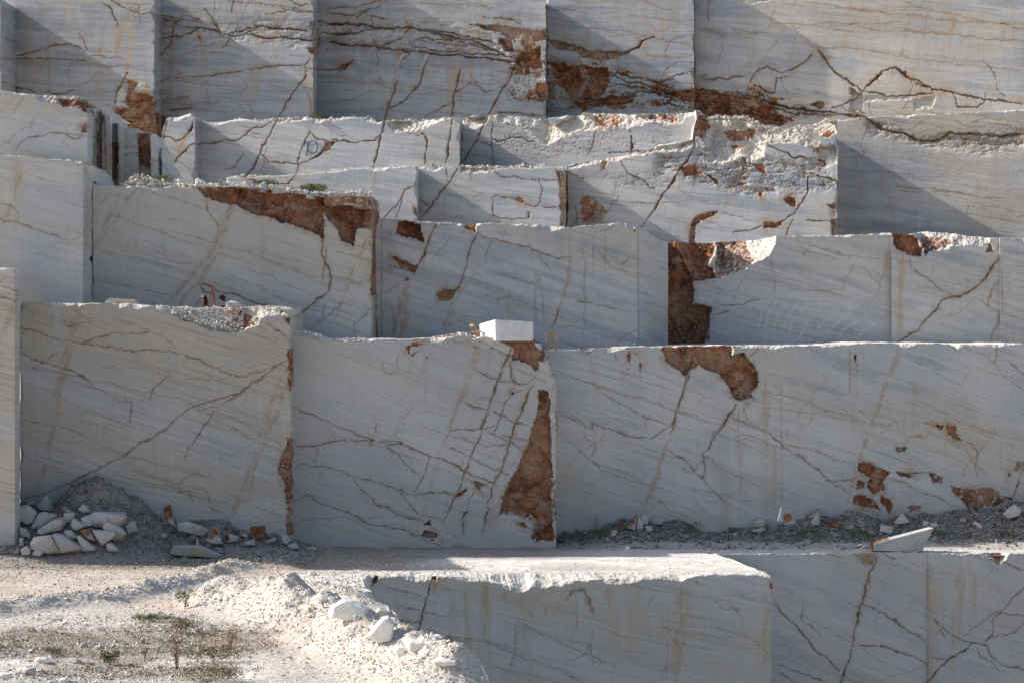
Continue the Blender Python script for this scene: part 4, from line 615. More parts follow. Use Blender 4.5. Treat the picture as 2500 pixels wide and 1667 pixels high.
# ---- top tier, saw-tooth panels
T1 = [('p0', -420, 2, 143, -4), ('p1', 2, 377, 143.5, -26), ('p2', 377, 765, 143, -150), ('p3', 765, 1334, 143, -12), ('p4', 1334, 1695, 141.6, -75), ('p5', 1695, 2570, 139.3, -110)]
T1L = ['tall blue-grey sawn face at the far left edge of the top tier', 'top tier face with a rust patch and torn white shell at its lower right corner',
       'top tier face directly above the crack that runs down past the painted number 10', 'widest blue-grey top tier face with long dark horizontal cracks and curved saw marks',
       'top tier face with the olive seam and the large brown cavity below it', 'pale top tier face with orange veins and a triangular slab outlined by cracks']
for (tg, a, b, Yl, tp), lab in zip(T1, T1L):
    if tg == 'p5': Yl = yaw(1334, 141.6, 1695, 20.5)+1.15
    bt = [(a, 345), (b, 345)]
    rock_face('marble_cliff', tg, panel(a, Yl, b), [(a, tp), (b, tp)], bt, M['upr'] if tg == 'p5' else M['top'], lab, dip=5, depth=30, seed=20+int(tg[1]), density=1.5 if tg != 'p5' else .9, group='sawn faces of the top tier', back_r=9, back_l=9)
# ---- second tier upper blocks
a_top = Z1('1080,1000 1092,900 1105,840 1130,800 1290,772 1310,792 1380,830 1500,825 1620,800 1750,820 1870,800 2060,790 2180,808 2352,790')+Z2('150,790 290,805 330,828 390,820 600,812 800,795 840,798 1030,780 1150,772 1300,785 1480,800 1560,790 1700,765 1880,757 2040,770 2500,760')
abot = [(380, 455), (700, 440), (1700, 440)]
rock_face('marble_cliff', 'a1', panel(390, 132.0, 476), a_top, abot, M['up'], 'pale faceted stub at the left end of the tier with number 10', dip=12, depth=12, seed=31, group='blocks of the second tier', back_r=3)
a2 = rock_face('marble_cliff', 'a2', panel(476, 133.0, 1122), a_top, abot, M['up'], 'long second tier face carrying the blue painted number 10', dip=12, depth=12, seed=32, group='blocks of the second tier')
rock_face('marble_cliff', 'a3', panel(1122, 131.3, 1703), a_top, abot, M['up'], 'second tier face topped by a broad sunlit broken slope', dip=10, depth=12, seed=33, density=.6, group='blocks of the second tier')
bt1 = Z1('1550,1200 1660,1195 1900,1190 2352,1150')+Z2('20,1153 300,1135 600,1125')
rock_face('marble_cliff', 'b1', panel(552, 129.3, 1018), bt1, [(500, 640), (1100, 640)], M['up'], 'low cracked face below the number 10 and behind the rubble ledge', dip=14, depth=9, seed=34, density=.8, group='blocks of the second tier')
bt2 = Z2('605,1130 900,1120 1110,1140 1300,1130 1530,1130 1620,1120')
rock_face('marble_cliff', 'b2', panel(1018, 128.2, 1380), bt2, [(1000, 640), (1500, 640)], M['up'], 'face with a rectangular hairline crack outline, left of the dark vertical strip', dip=8, depth=9, seed=35, density=.6, group='blocks of the second tier')
bt3 = Z2('1600,1125 1640,1108 1850,1078 2060,1040 2200,1010')+Z3('0,930 100,915 170,905 235,890 255,700 330,755 560,750 700,810 1000,822 1060,780 1140,768 1165,775')
rock_face('marble_cliff', 'b3', panel(1380, 127.8, 2045), bt3, [(1300, 640), (2100, 640)], M['up'], 'face pitted with orange-brown sockets under a sunlit broken upper slope', dip=8, depth=9, seed=36, density=.7, group='blocks of the second tier')
rock_face('marble_cliff', 't2c', panel(2040, 129.2, 2570), Z3('1135,775 1200,765 1340,748 1800,728 2352,702 2600,690'), [(2000, 640), (2600, 640)], M['upr'], 'smooth pale face at the right edge crossed by a big triangular shadow', dip=8, depth=12, seed=37, density=.5, group='blocks of the second tier', rim=.6)
# ---- left upper stack
rock_face('marble_cliff', 'c5', [(-160, 118), (213, 118), (232, 119.6)], Z1('-440,600 0,610 110,628 230,640 330,645 510,640 600,685 650,740 660,790'), [(-160, 470), (300, 470)], M['c4'], 'upper left block with a rusty broken crown and a brown crack curling across it', dip=12, depth=14, seed=41, density=.8, group='left hand blocks')
rock_face('marble_cliff', 'c6', [(232, 119.6), (247, 120.6), (249, 119.9), (272, 119.3), (276, 120.7), (286, 120.8), (288, 119.9), (301, 119.7), (303, 121.0), (340, 121.0), (342, 121.5), (366, 121.5), (369, 120.3), (392, 122.0), (396, 121.6), (424, 122.4)],
          Z1('640,742 690,730 700,770 740,780 745,830 800,838 835,868 930,868 945,898 1020,898 1030,930 1070,980 1090,1010 1100,1085 1130,1110 1180,1190'), [(200, 490), (500, 490)], M['c4'], 'stepped row of narrow vertical marble fins with dark and rusty gaps', dip=40, depth=5, seed=42, density=1.2, group='left hand blocks', rim=.6, back_r=2)
rock_face('marble_cliff', 'c4', [(-160, 110.6), (203, 111), (229, 113.4)], Z1('-440,1040 0,1045 80,1050 200,1060 330,1078 460,1080 560,1095 600,1150 640,1240'), [(-160, 770), (300, 770)], M['c4'], 'smooth pale block at the left edge with a chamfered right corner', dip=13, depth=7.2, seed=43, density=.7, group='left hand blocks', rim=.7)
# ---- third tier
rock_face('marble_cliff', 'c3', [(226, 113), (908, 113)], [(226, 448), (290, 454), (310, 451), (470, 458), (580, 455), (700, 466), (766, 478), (850, 480), (909, 479)], [(200, 850), (1000, 850)], M['c3'], 'large block with rubble and weeds on top, rust-brown along its upper right', dip=17, depth=12, seed=44, density=0.7, group='blocks of the third tier', back_l=3)
rock_face('marble_cliff', 'c1', [(915, 116), (1555, 116), (1632, 118.6)], Z5('190,92 330,95 480,118 700,125 850,140 870,125 1000,125 1300,135 1500,155 1600,140 1850,118 1950,150 2000,155 2050,205 2110,240 2160,245'), [(900, 880), (1700, 880)], M['c1'], 'block with dark blue diagonal bands standing behind the white cut block and the chairs', dip=17, depth=9, seed=45, density=0.6, group='blocks of the third tier')
rock_face('marble_cliff', 'c2', [(1626, 120.6), (2174, 120), (2175, 119.7), (2440, 119.5), (2441, 119.35), (2570, 119.2)], Z6('60,230 330,230 600,222 770,203 1050,195 1300,193 1480,178 1640,188 1730,165 1830,172 2000,200 2130,210 2352,215 2600,215'), [(1600, 880), (2600, 880)], M['c2'], 'block with a deep rusty left corner and a fan of pale saw marks', dip=15, depth=7, seed=46, density=0.6, group='blocks of the third tier')
# ---- fourth tier
def dipl(X, s, Y):
    return -.66*sst(.35, 1.1, s)*sst(-15.9, -14.9, X)*(1-sst(-11.2, -10.4, X))
rock_face('marble_cliff', 'd0', [(-160, 101.3), (36, 101.6), (50, 102.6)], Z4('-300,626 0,628 90,630 105,640 116,735 126,765'), [(-160, 1385), (100, 1385)], M['d1'], 'slab end at the left frame edge with a thin pale vertical corner', dip=17, depth=8, bdx=-1.5, seed=51, group='blocks of the fourth tier', rim=.5)
rock_face('marble_cliff', 'd1', [(49, 106.6), (710, 106.6)], Z4('120,835 330,845 500,845 640,845 850,850 930,858 1050,868 1200,874 1400,872 1560,863 1700,866 1762,880'), [(0, 1380), (800, 1380)], M['d1'], 'big lower left block that the two people sit on, rubble heap at its foot', dip=18, depth=9, seed=52, density=0.75, group='blocks of the fourth tier', dipfn=dipl, back_l=3)
rock_face('marble_cliff', 'd2', [(704, 107.9), (1358, 107.9)], Z4('1740,1012 1850,1020 1960,1058 2050,1065')+Z5('0,920 200,905 350,910 560,900 770,880 850,903 890,892 1000,893 1110,903 1262,908 1282,945 1312,985 1330,1030 1350,1060 1380,1160 1400,1180 1420,1200'), [(600, 1380), (1500, 1380)], M['d2'], 'middle block with the tall rust-brown wedge, carrying the white cut block', dip=20, depth=9, seed=53, density=0.5, group='blocks of the fourth tier', rim=.8, back_l=2, back_r=3)
rock_face('marble_cliff', 'd3', [(1330, 110.4), (2570, 111)], Z5('1300,990 1330,985 1420,980 1560,978 1610,992 1650,975 1900,962 2352,955')+Z6('300,902 900,900 1180,890 1350,880 1600,883 1880,888 1912,905 1950,888 2352,890 2600,890'), [(1300, 1380), (2600, 1380)], M['d3'], 'long lower right block with a rust-brown cavity hanging from its top edge', dip=19, depth=11, seed=54, density=0.6, group='blocks of the fourth tier', rim=.7)
# ---- bottom tier below the floor level
def fy(Y): return HY-ZF/Y*F
e1t = Z10('740,322 900,328 1170,333 1300,330 1480,340 1600,372 1690,388 1760,408 1850,375 2100,360 2352,348')+Z11('60,412 100,420 160,435 250,405 400,398 600,398 700,400 748,408')
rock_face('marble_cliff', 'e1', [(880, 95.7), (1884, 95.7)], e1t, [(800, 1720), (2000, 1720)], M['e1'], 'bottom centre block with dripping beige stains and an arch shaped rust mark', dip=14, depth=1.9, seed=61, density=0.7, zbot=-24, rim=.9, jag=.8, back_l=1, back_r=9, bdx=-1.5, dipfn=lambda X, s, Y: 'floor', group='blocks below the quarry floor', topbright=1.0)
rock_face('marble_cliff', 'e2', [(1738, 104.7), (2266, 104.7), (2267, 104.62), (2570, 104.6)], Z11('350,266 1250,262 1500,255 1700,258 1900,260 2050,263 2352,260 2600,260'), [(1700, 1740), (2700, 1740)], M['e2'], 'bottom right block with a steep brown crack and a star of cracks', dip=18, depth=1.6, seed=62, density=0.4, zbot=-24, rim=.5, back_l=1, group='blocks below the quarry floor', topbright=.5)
# ------------------------------------------------------------------ quarry floor
EDGE = [(56, 1330), (62.8, 1205), (67, 1151), (71, 1117), (73.9, 1057), (77.2, 992), (83.7, 958), (87.5, 899), (96.9, 893)]
def xe(Y):
    Y = np.asarray(Y, float)
    e = np.interp(Y, [p[0] for p in EDGE], [(p[1]-HX)/F*p[0] for p in EDGE])+.35*fbm(Y*.8, Y*0, 3, 4)
    return e
CX = np.concatenate([np.arange(-27, 11.2, .068), np.arange(11.2, 30.1, .11)]); rows = []
for Y in np.arange(56, 96.75, .11): rows.append((Y, float(xe(Y))))
for Y in np.arange(96.75, 104.7, .12): rows.append((Y, float(np.interp(Y, [95.9, 104.7], [10.05, 8.55]))+.15*float(fbm(Y*1.5, 0, 4, 3))))
for Y in np.arange(104.9, 113, .12): rows.append((Y, 30.0))
nc = len(CX)
XX = np.zeros((len(rows), nc)); YY = np.zeros_like(XX)
for i, (Y, e) in enumerate(rows): XX[i] = np.minimum(CX, e); YY[i] = Y
def cone(X, Y, cx, cy, h, rx, ry, p=1.0): return h*np.clip(1-np.hypot((X-cx)/rx, (Y-cy)/ry), 0, 1)**p
def ridge(X, Y, pts, h, wd):
    best = np.full(np.shape(X), 1e9)
    for (x1, y1), (x2, y2) in zip(pts[:-1], pts[1:]):
        dx, dy = x2-x1, y2-y1; t = np.clip(((X-x1)*dx+(Y-y1)*dy)/(dx*dx+dy*dy), 0, 1); best = np.minimum(best, np.hypot(X-x1-t*dx, Y-y1-t*dy))
    return h*np.exp(-(best/wd)**2)
def g(px, py, lift=0):
    Y = (ZF+lift)*F/(HY-py); return ((px-HX)/F*Y, Y)
WIND = [g(-30, 1500), g(60, 1487), g(150, 1480), g(260, 1473), g(330, 1452), g(430, 1432), g(530, 1404), g(600, 1385), g(690, 1384)]
MND = [g(560, 1478), g(680, 1500), g(790, 1545), g(900, 1600), g(1010, 1640), g(1100, 1690)]
MND2 = [g(740, 1440), g(820, 1450), g(880, 1480)]
def floor_z(X, Y):
    X = np.asarray(X, float); Y = np.asarray(Y, float)
    z = ZF+.035*fbm(X*.25, Y*.25, 1, 4)+.02*fbm(X*2, Y*2, 2, 3)
    left = sst(2, -4, X)
    z = z+left*sst(95.5, 93, Y)*.10*fbm(X*.7, Y*.7, 6, 5)
    z = z+ridge(X, Y, WIND, .42, .75)*(1+.5*fbm(X*1.3, Y*1.3, 5, 4))
    z = z+ridge(X, Y, MND, 1.15, 1.2)*(1+.45*fbm(X*.9, Y*.9, 15, 4))+ridge(X, Y, MND2, .30, .7)
    z = z+cone(X, Y, -16.6, 71, .4, 5, 3)+cone(X, Y, -14, 66, .35, 4, 3)
    n = 1+.28*fbm(X*.8, Y*.8, 9, 5)
    z = np.maximum(z, ZF+cone(X, Y, -17.9, 106.2, 3.4, 4.8, 5.6)*n)
    z = np.maximum(z, ZF+cone(X, Y, -13.9, 106.3, 1.5, 5.4, 3.6)*n); z = np.maximum(z, ZF+cone(X, Y, -20.4, 106.0, 2.4, 4.6, 6.2)*n)
    z = np.maximum(z, ZF+cone(X, Y, -10.8, 106.3, .75, 3.2, 2.6)*n)
    hp = np.interp(X, [(p-HX)/F*111 for p in (1352, 1375, 1447, 1511, 1643, 1717, 1790, 1840, 1985, 2083, 2230, 2328, 2400, 2480, 2600)], [0, .35, .45, .85, .95, .45, .4, .65, .95, 1.15, .95, 1.15, 1.5, 1.7, 1.7])
    z = z+hp*sst(107.3, 110.6, Y)*(1+.4*fbm(X*.9, Y*.9, 29, 5))
    z = z+sst(106.4, 107.1, Y)*.12*(1-sst(3, 6, X))*fbm(X*1.2, Y*1.2, 31, 3)*sst(-9.8, -8, X)
    return z
ZZ = floor_z(XX, YY)
_YR = np.arange(60, 112, .06)
def hit(px, py):
    zr = (HY-py)/F*_YR; fz = floor_z((px-HX)/F*_YR, _YR); k = np.nonzero(zr <= fz)[0]
    return float(_YR[k[0]]) if len(k) else 104.0
pxg = HX+XX/YY*F; pyg = HY-ZF/YY*F
wxg = pxg+fbm(XX*.6, YY*.3, 71, 5)*16; wyg = pyg+fbm(XX*.6, YY*.3, 72, 5)*5
def fm(s, z, soft=4): return sst(-soft, soft, poly_mask(wxg, wyg, z(s)))
sh = pxg.shape
white = np.maximum.reduce([fm('960,1290 1150,1262 1350,1255 1700,1250 2500,1240 2500,1330 1700,1340 880,1330 900,1305', OV), fm('445,1350 470,1340 700,1318 860,1320 850,1345 700,1352', OV),
      fm('890,1265 1150,1258 1180,1268 1050,1285 930,1275', OV), fm('-40,1300 600,1310 740,1330 640,1440 -40,1450', Z7), fm('1520,1320 1600,1280 1850,1300 1880,1380 1700,1420 1560,1360', Z7),
      fm('1010,730 1190,790 1350,870 1500,1010 1400,1010 1200,900', Z10), fm('690,320 780,320 780,480 1020,640 940,640 700,360', Z10), fm('900,1262 1100,1257 1250,1262 1100,1272', OV)])
sand = np.maximum.reduce([fm('-60,1312 760,1296 640,1330 420,1345 -60,1400', OV), fm('880,870 1390,870 1330,960 920,930', Z7), fm('1370,1080 1560,1080 1640,1200 1500,1240 1380,1140', Z7), fm('1430,680 2352,660 2352,700 1500,760', Z7),
      fm('1180,1240 2500,1228 2500,1246 1300,1254', OV)])
gp_ = fm('1215,1300 1330,1296 1480,1306 1560,1326 1400,1338 1215,1330', OV, 5); gp2 = fm('860,1302 1060,1300 1090,1318 870,1322', OV, 5); white = white*(1-.9*np.maximum(gp_, gp2))
dark = np.clip(sst(-.25, .3, fbm(XX*.35, YY*.35, 81, 4))*sst(80, 76, YY)*sst(-5, -9, XX)*.9+sst(106, 107.5, YY)*.6+sst(97.2, 98.2, YY+.5*fbm(XX*.5, YY*.5, 83, 3))*np.maximum(sst(-2, -6, XX), sst(101.5, 103.5, YY)*sst(5, 1, XX))*.95, 0, 1)  # near-left dirt and dark grit; also deepens the walls' cast shadow in the colour
grav = np.clip(sst(ZF+.12, ZF+.35, ZZ), 0, 1)
ZZ = ZZ+(.02*fbm(XX*7, YY*7, 90, 3))*(1-white)
ZZ = ZZ-.09*(1-sst(96.8, 97.4, YY))*sst(96.5, 96.7, YY)*(XX > -5.6)-.09*(1-sst(104.95, 105.7, YY))*sst(104.6, 104.8, YY)*(XX > 8.4)
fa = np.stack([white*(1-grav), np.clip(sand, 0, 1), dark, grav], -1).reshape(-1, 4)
V = np.stack([XX, YY, ZZ], -1).reshape(-1, 3)
nr_, nc_ = XX.shape
ii, jj = np.meshgrid(np.arange(nr_-1), np.arange(nc_-1), indexing='ij'); a = ii*nc_+jj
Q = np.stack([a, a+1, a+nc_+1, a+nc_], -1).reshape(-1, 4)
xf = XX.ravel(); Q = Q[(xf[Q[:, 1]]-xf[Q[:, 0]]+xf[Q[:, 2]]-xf[Q[:, 3]]) > 1e-4]
# cliff skirt on the right edge for the near part
nk = [i for i, (Y, e) in enumerate(rows) if Y < 96.7]
SK = []; drops = np.array([0, .12, .3, .6, 1.0, 1.6, 2.4, 3.5, 5, 8, 14.4])
for i in nk:
    e = rows[i][1]; Y = rows[i][0]
    bulge = .25*(1-np.exp(-drops))+.18*fbm(np.full(len(drops), Y*1.1), drops*1.3, 44, 4)*np.clip(drops*3, 0, 1)-.05*drops
    SK.append(np.stack([e+bulge, np.full(len(drops), Y), ZZ[i, -1]-drops], -1))
SK = np.array(SK); b0 = len(V); m = len(drops); V = np.concatenate([V, SK.reshape(-1, 3)])
ii, jj = np.meshgrid(np.arange(len(nk)-1), np.arange(m-1), indexing='ij'); a = b0+ii*m+jj
Q = np.concatenate([Q, np.stack([a, a+1, a+m+1, a+m], -1).reshape(-1, 4)])
sk = np.zeros((len(SK)*m, 4)); sk[:, 0] = 1; fa = np.concatenate([fa, sk])
N = NB('quarry_floor_stone_and_grit'); tc = N.n('ShaderNodeTexCoord'); o = tc.outputs['Object']
wh, sa, dk, gr = N.attr('f1')
n1 = N.noise(o, 1.3, 7, .65); n2 = N.noise(o, 9.0, 6, .75); n3 = N.noise(o, .25, 4); n4 = N.noise(o, 24.0, 4, .7)
sp = N.n('ShaderNodeSeparateXYZ', {0: o})
trk = N.noise(N.xyz(N.math('MULTIPLY', sp.outputs[0], .18), N.math('MULTIPLY', sp.outputs[1], 2.2), 0.0), 1.0, 5, .6)
grit = N.mix(N.ss(n2, .4, .62), (.67, .635, .59), (.43, .385, .34)); grit = N.mix(N.ss(n4, .58, .68, 0, .7), grit, (.76, .74, .70))
sandc = N.mix(N.ss(n1, .4, .62), (.68, .605, .53), (.58, .50, .43)); sandc = N.mix(N.ss(trk, .50, .60, 0, .6), sandc, (.44, .34, .26))
whc = N.mix(N.ss(n1, .44, .60), (.80, .79, .77), (.66, .62, .56)); whc = N.mix(N.ss(trk, .52, .61, 0, .6), whc, (.58, .52, .46))
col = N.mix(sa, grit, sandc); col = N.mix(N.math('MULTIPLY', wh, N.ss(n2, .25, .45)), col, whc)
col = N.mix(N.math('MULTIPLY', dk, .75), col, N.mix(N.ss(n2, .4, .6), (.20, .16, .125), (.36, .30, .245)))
nb = N.bump(n2, N.math('SUBTRACT', .6, N.math('MULTIPLY', wh, .2)), .10); nb = N.bump(n1, .3, .12, nb)
M['floor'] = N.fin(col, nb, .9)
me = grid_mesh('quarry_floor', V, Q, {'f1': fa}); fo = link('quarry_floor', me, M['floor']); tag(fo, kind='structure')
# pit floor far below and ground to the horizon
bm = bmesh.new(); bmesh.ops.create_grid(bm, x_segments=40, y_segments=40, size=1400); me = bpy.data.meshes.new('pit_floor'); bm.to_mesh(me); bm.free()
N = NB('pit_floor_dust'); tc = N.n('ShaderNodeTexCoord'); q = N.noise(tc.outputs['Object'], .3, 8, .7)
pf = link('pit_floor', me, N.fin(N.mix(N.ss(q, .4, .6), (.60, .56, .50), (.48, .43, .37)), None, .9)); pf.location = (0, 0, -24); tag(pf, kind='structure')
# ------------------------------------------------------------------ loose stones
def hull_obj(name, pts, mats, parent=None, bev=.015, sub=0):
    bm = bmesh.new()
    for p in pts: bm.verts.new(p)
    r = bmesh.ops.convex_hull(bm, input=bm.verts)
    for v in [v for v in bm.verts if not v.link_faces]: bm.verts.remove(v)
    bmesh.ops.dissolve_limit(bm, angle_limit=R(9), verts=bm.verts, edges=bm.edges)
    if bev: bmesh.ops.bevel(bm, geom=list(bm.edges), offset=bev, segments=1, affect='EDGES', clamp_overlap=True)
    bmesh.ops.triangulate(bm, faces=bm.faces)
    if sub:
        bmesh.ops.subdivide_edges(bm, edges=bm.edges, cuts=sub, use_grid_fill=True); bmesh.ops.triangulate(bm, faces=bm.faces)
        for v in bm.verts:
            c = v.co*2.2; k = float(fbm(np.array([c.x*1.6+c.y*1.1]), np.array([c.z*1.6+c.y*1.4]), 5, 4, .7)[0]); v.co += v.co.normalized()*k*.03
    bm.normal_update()
    me = bpy.data.meshes.new(name); bm.to_mesh(me); bm.free(); return me
def stone(label, z, s, Y, mat='rw', thick=.8, name='rock', cat='rock', group=None, rustdown=False, flat=False, bev=.02, sub=0):
    poly = z(s); r = random.Random(len(label or '')*7+int(poly[0][0])); xs = [p[0] for p in poly]; ys = [p[1] for p in poly]
    cx = sum(xs)/len(xs); cy = sum(ys)/len(ys)
    if Y is None: Y = min(hit(cx, max(ys)-2), 110.6 if cx > 1350 else (106.3 if cx < 712 else 107.5))-.12
    wpx = (max(xs)-min(xs)); hpx = max(ys)-min(ys); pm = F/Y
    dep = (wpx+hpx)/2/pm*thick; pts = []
    zb = -(max(ys)-HY)/pm; X0 = (cx-HX)/pm
    for x, y in poly:
        p = Vector(((x-cx)/pm, 0, -(y-HY)/pm-zb)); c = Vector((0, 0, (hpx/2)/pm))
        pts.append(p+Vector((0, r.uniform(-.12, .12)*dep, 0)))
        for sg in (-1, 1):
            k = r.uniform(.72, .98); q = c+(p-c)*k; q.y = sg*dep*(.42+.10*math.sin(x*.21+sg))+r.uniform(-.03, .03)*dep; pts.append(q)
    if flat: pts = [Vector(((x-cx)/pm, sg*dep*.5, -(y-HY)/pm-zb)) for x, y in poly for sg in (-1, 1)]
    me = hull_obj(name, pts, None, bev=.6*bev*min(1, wpx/30), sub=sub)
    o = link(name, me, [M[mat]]); o.location = (X0, Y, zb)
    if mat == 'rw' and not rustdown and not flat and r.random() < .65:
        me.materials.append(M['rtan']); dd = Vector((r.uniform(-.6, .6), -.5, r.uniform(-1, .5))).normalized()
        for f in me.polygons:
            if f.normal.dot(dd) > .62: f.material_index = 1
    if rustdown:
        me.materials.append(M['rtan'])
        for f in me.polygons:
            if f.normal.z < .12: f.material_index = 1
    tag(o, label, cat, group); return o
HG = 'rocks heaped against the lower left block'
def pile(lab, s, mat='rw', rd=False, th=.8):
    stone(lab, Z7, s, None, mat, th, group=HG, rustdown=rd)
pile('rounded pale slab at the extreme left of the heap, leaning on the slab end', '130,230 190,225 245,265 250,300 220,350 180,365 130,330', th=.5)
pile('pointed stone standing upright at the top of the heap', '245,225 300,175 315,155 350,210 370,270 340,285 270,260', 'rw')
pile('large white plate tilted up to the right in the upper heap', '190,400 260,280 300,270 390,290 380,310 260,390', 'rw', th=.4)
pile('tan wedge under the large tilted white plate', '250,390 380,310 440,310 445,350 420,400 290,425 255,420', 'rtan')
pile('long white topped block with brown underside, widest stone of the heap', '605,295 640,268 840,280 862,310 850,345 800,385 640,375 625,350', 'rw', True)
pile('squarish stone touching the left end of the widest block', '550,310 600,290 645,320 640,365 590,385 550,350', 'rw')
pile('dark tan stone half buried at the foot of the gravel cone', '520,260 560,220 590,230 610,275 560,285', 'rtan')
pile('thin brown slab lying high in the heap below the pointed stone', '400,240 440,230 510,275 480,290 420,265', 'rmix')
pile('grey stone in the middle gap of the upper heap', '430,280 510,275 500,340 450,345')
pile('white sliver pointing left in the middle of the heap', '480,350 500,315 600,370 520,405 490,390')
pile('pale slab on the left edge of the heap at mid height', '130,375 180,385 210,430 205,455 135,440', th=.5)
pile('big rounded cream boulder low on the left of the heap', '200,490 230,440 350,425 410,550 330,560 215,530', 'rtan')
pile('large slab slanting down to the right beside the cream boulder', '355,420 400,415 560,510 560,540 420,550 400,540')
pile('small white block wedged above the slanting slab', '430,400 480,395 530,440 510,465 460,450')
pile('thin slab sloping right between slanting slab and white curved stone', '515,440 540,430 650,520 640,540 560,545', th=.5)
pile('bright white hollowed stone low on the right of the heap', '620,390 690,395 800,400 790,440 700,500 660,480')
pile('white stone with rounded top at the right end of the heap', '690,370 720,335 760,350 830,380 860,420 820,470 780,470')
pile('reddish brown slab below the widest block', '530,400 620,380 640,420 660,480 600,460', 'rmix')
pile('dusty stone leaning on the gravel right of the heap', '850,370 880,335 910,330 930,400 870,420', 'rtan')
pile('low pinkish stone at the right foot of the heap', '715,490 750,480 800,520 800,545 730,540')
pile('small rounded stone at the left foot of the heap', '135,530 180,500 210,520 205,565 150,570', 'rtan')
pile('flat white chip in front of the cream boulder', '215,550 250,520 300,545 270,575 220,570', th=.6)
pile('narrow white stone against the slab end, low in the heap', '130,450 160,445 160,500 135,510')
pile('flat grey stone at the top left of the heap', '180,205 250,205 240,230 190,225')
GB = 'stones along the foot of the lower left block'
def foot(lab, s, Y=None, mat='rw', rd=False, th=.8): stone(lab, Z7, s, None, mat, th, group=GB, rustdown=rd)
foot('tall brown stone standing on end beside the gravel cone', '1100,240 1150,225 1170,280 1195,380 1160,380 1110,320', 102.6, 'rmix')
foot('white slab sloping down to the right of the standing brown stone', '1195,345 1260,335 1360,365 1415,400 1380,440 1300,420 1200,390', 102.2)
foot('broken triangular stone with a rust-brown peak', '1380,460 1440,375 1480,400 1510,490 1440,500', 101.8, 'rmix')
foot('white block right of the rust-peaked triangular stone', '1540,420 1615,440 1600,475 1550,480', 101.7)
foot('leaning brown and white stone left of the rusty cube', '1615,395 1660,390 1680,450 1620,430', 102.2, 'rmix')
foot('orange brown cube shaped stone against the block', '1690,370 1790,365 1800,440 1720,465 1690,440', 102.6, 'rrust')
foot('low white stone in front of the rusty cube', '1625,485 1720,455 1725,495 1640,505', 101.2)
foot('grey stone slanting below the rusty cube', '1775,480 1860,440 1870,465 1800,495', 101.4, 'rtan')
foot('white pointed stone at the block corner', '1900,430 1930,425 1975,460 1940,500 1905,480', 102.4)
foot('crumbly stone at the very corner of the block', '1940,500 2000,475 2025,520 1960,530', 101.8, 'rtan')
foot('flat layered white slab lying out on the gravel', '1145,552 1175,500 1350,500 1500,560 1480,580 1160,567', 100.2, 'rw', True)
foot('small white shard standing on the flat layered slab', '1330,440 1355,502 1322,502', 100.3)
foot('lone white stone on the floor in front of the middle block', '2060,520 2110,505 2140,515 2130,535 2070,535', 104.2)
foot('dark brown chip left of the white block', '1520,425 1545,430 1550,475 1520,470', 101.8, 'rrust')
foot('tiny white stone at the tip of the flat layered slab', '1465,560 1505,560 1510,580 1475,578', 100.0)
foot('small white cobble on the gravel slope', '1085,425 1115,415 1130,440 1100,455', 101.5)
foot('thin rusty flake lying behind the sloping white slab', '1290,335 1380,345 1385,365 1310,355', 103.0, 'rrust')
GR = 'stones along the foot of the lower right block'
def rf(lab, s, Y=None, mat='rw', th=.8): stone(lab, Z9, s, None, mat, th, group=GR)
rf('brown stone leaning left, first of the cluster with the white spike', '360,900 415,820 425,860 410,910', mat='rmix')
rf('white spike standing beside the leaning brown stone', '415,905 425,830 450,870 452,905', 107.4)
rf('pinkish block behind the white spike', '430,850 450,825 485,830 470,885 445,875', 107.9, 'rtan')
rf('flat white slab right of the white spike', '480,860 510,845 555,855 550,880 490,885')
rf('small white stone below the flat white slab', '455,885 490,885 500,910 470,915', 107.2)
rf('pale stone at the left end of the cluster with the white spike', '285,940 295,905 325,905 315,935', 107.1)
rf('rust-brown lump left of the leaning brown stone', '320,885 350,880 352,905 325,912', 107.3, 'rrust')
rf('low white stone near the rust wedge of the middle block', '50,912 80,903 115,920 95,930')
rf('white faceted block, upper of two stacked at the middle of the bank', '1000,865 1045,845 1062,860 1052,890 1005,895')
rf('white slab, lower of two stacked at the middle of the bank', '993,912 1050,890 1062,905 1030,927', 107.2)
rf('round orange-brown stone against the block', '1150,830 1180,820 1197,845 1172,866 1155,855', 108.0, 'rrust')
rf('long brown stone tilted up behind the white triangle', '1260,838 1325,797 1332,812 1300,843 1270,852', 108.2, 'rmix')
rf('white triangular stone in front of the tilted brown stone', '1285,870 1330,808 1336,882 1300,885', 107.8, th=.5)
rf('pale slab right of the two stacked stones', '1150,877 1215,850 1220,880 1180,892', 107.5)
rf('rusty low stone right of the white triangle', '1365,857 1400,855 1430,890 1390,892', 107.5, 'rrust')
rf('pinkish brown rounded block in the middle of the bank', '1440,877 1500,870 1507,900 1460,906', 107.3, 'rmix')
rf('large white triangular stone left of the tilted slab', '1705,870 1745,820 1785,870 1715,880', 107.8)
rf('tilted white cube low on the bank', '1635,880 1700,890 1690,925 1630,915', 107.0)
rf('left of two small white stones beyond the tilted slab', '1845,862 1865,858 1882,868 1872,890 1850,888', 107.6)
rf('right of two small white stones beyond the tilted slab', '1883,872 1915,868 1927,885 1915,893 1885,893', 107.4)
rf('white stone with a brown side at the right part of the bank', '2025,850 2050,832 2070,868 2035,866', 107.8, 'rmix')
rf('oblong white stone sloping down to the right on the bank', '2093,872 2110,860 2147,885 2137,905', 107.4)
rf('biggest boulder at the right end of the bank', '2245,830 2270,800 2305,775 2335,800 2330,835 2270,852', 107.8, 'rtan')
rf('thin upright splinter against the lower right block', '1120,862 1140,790 1147,866', 108.4, th=.4)
rf('small white chip at the left toe of the bank', '890,928 905,920 928,927 915,940', 106.8)
LG = 'stones on the rubble ledge at upper left'
def lg(lab, s, Y=113.5, mat='rtan', z=Z1): stone(lab, z, s, Y, mat, .8, group=LG, sub=1)
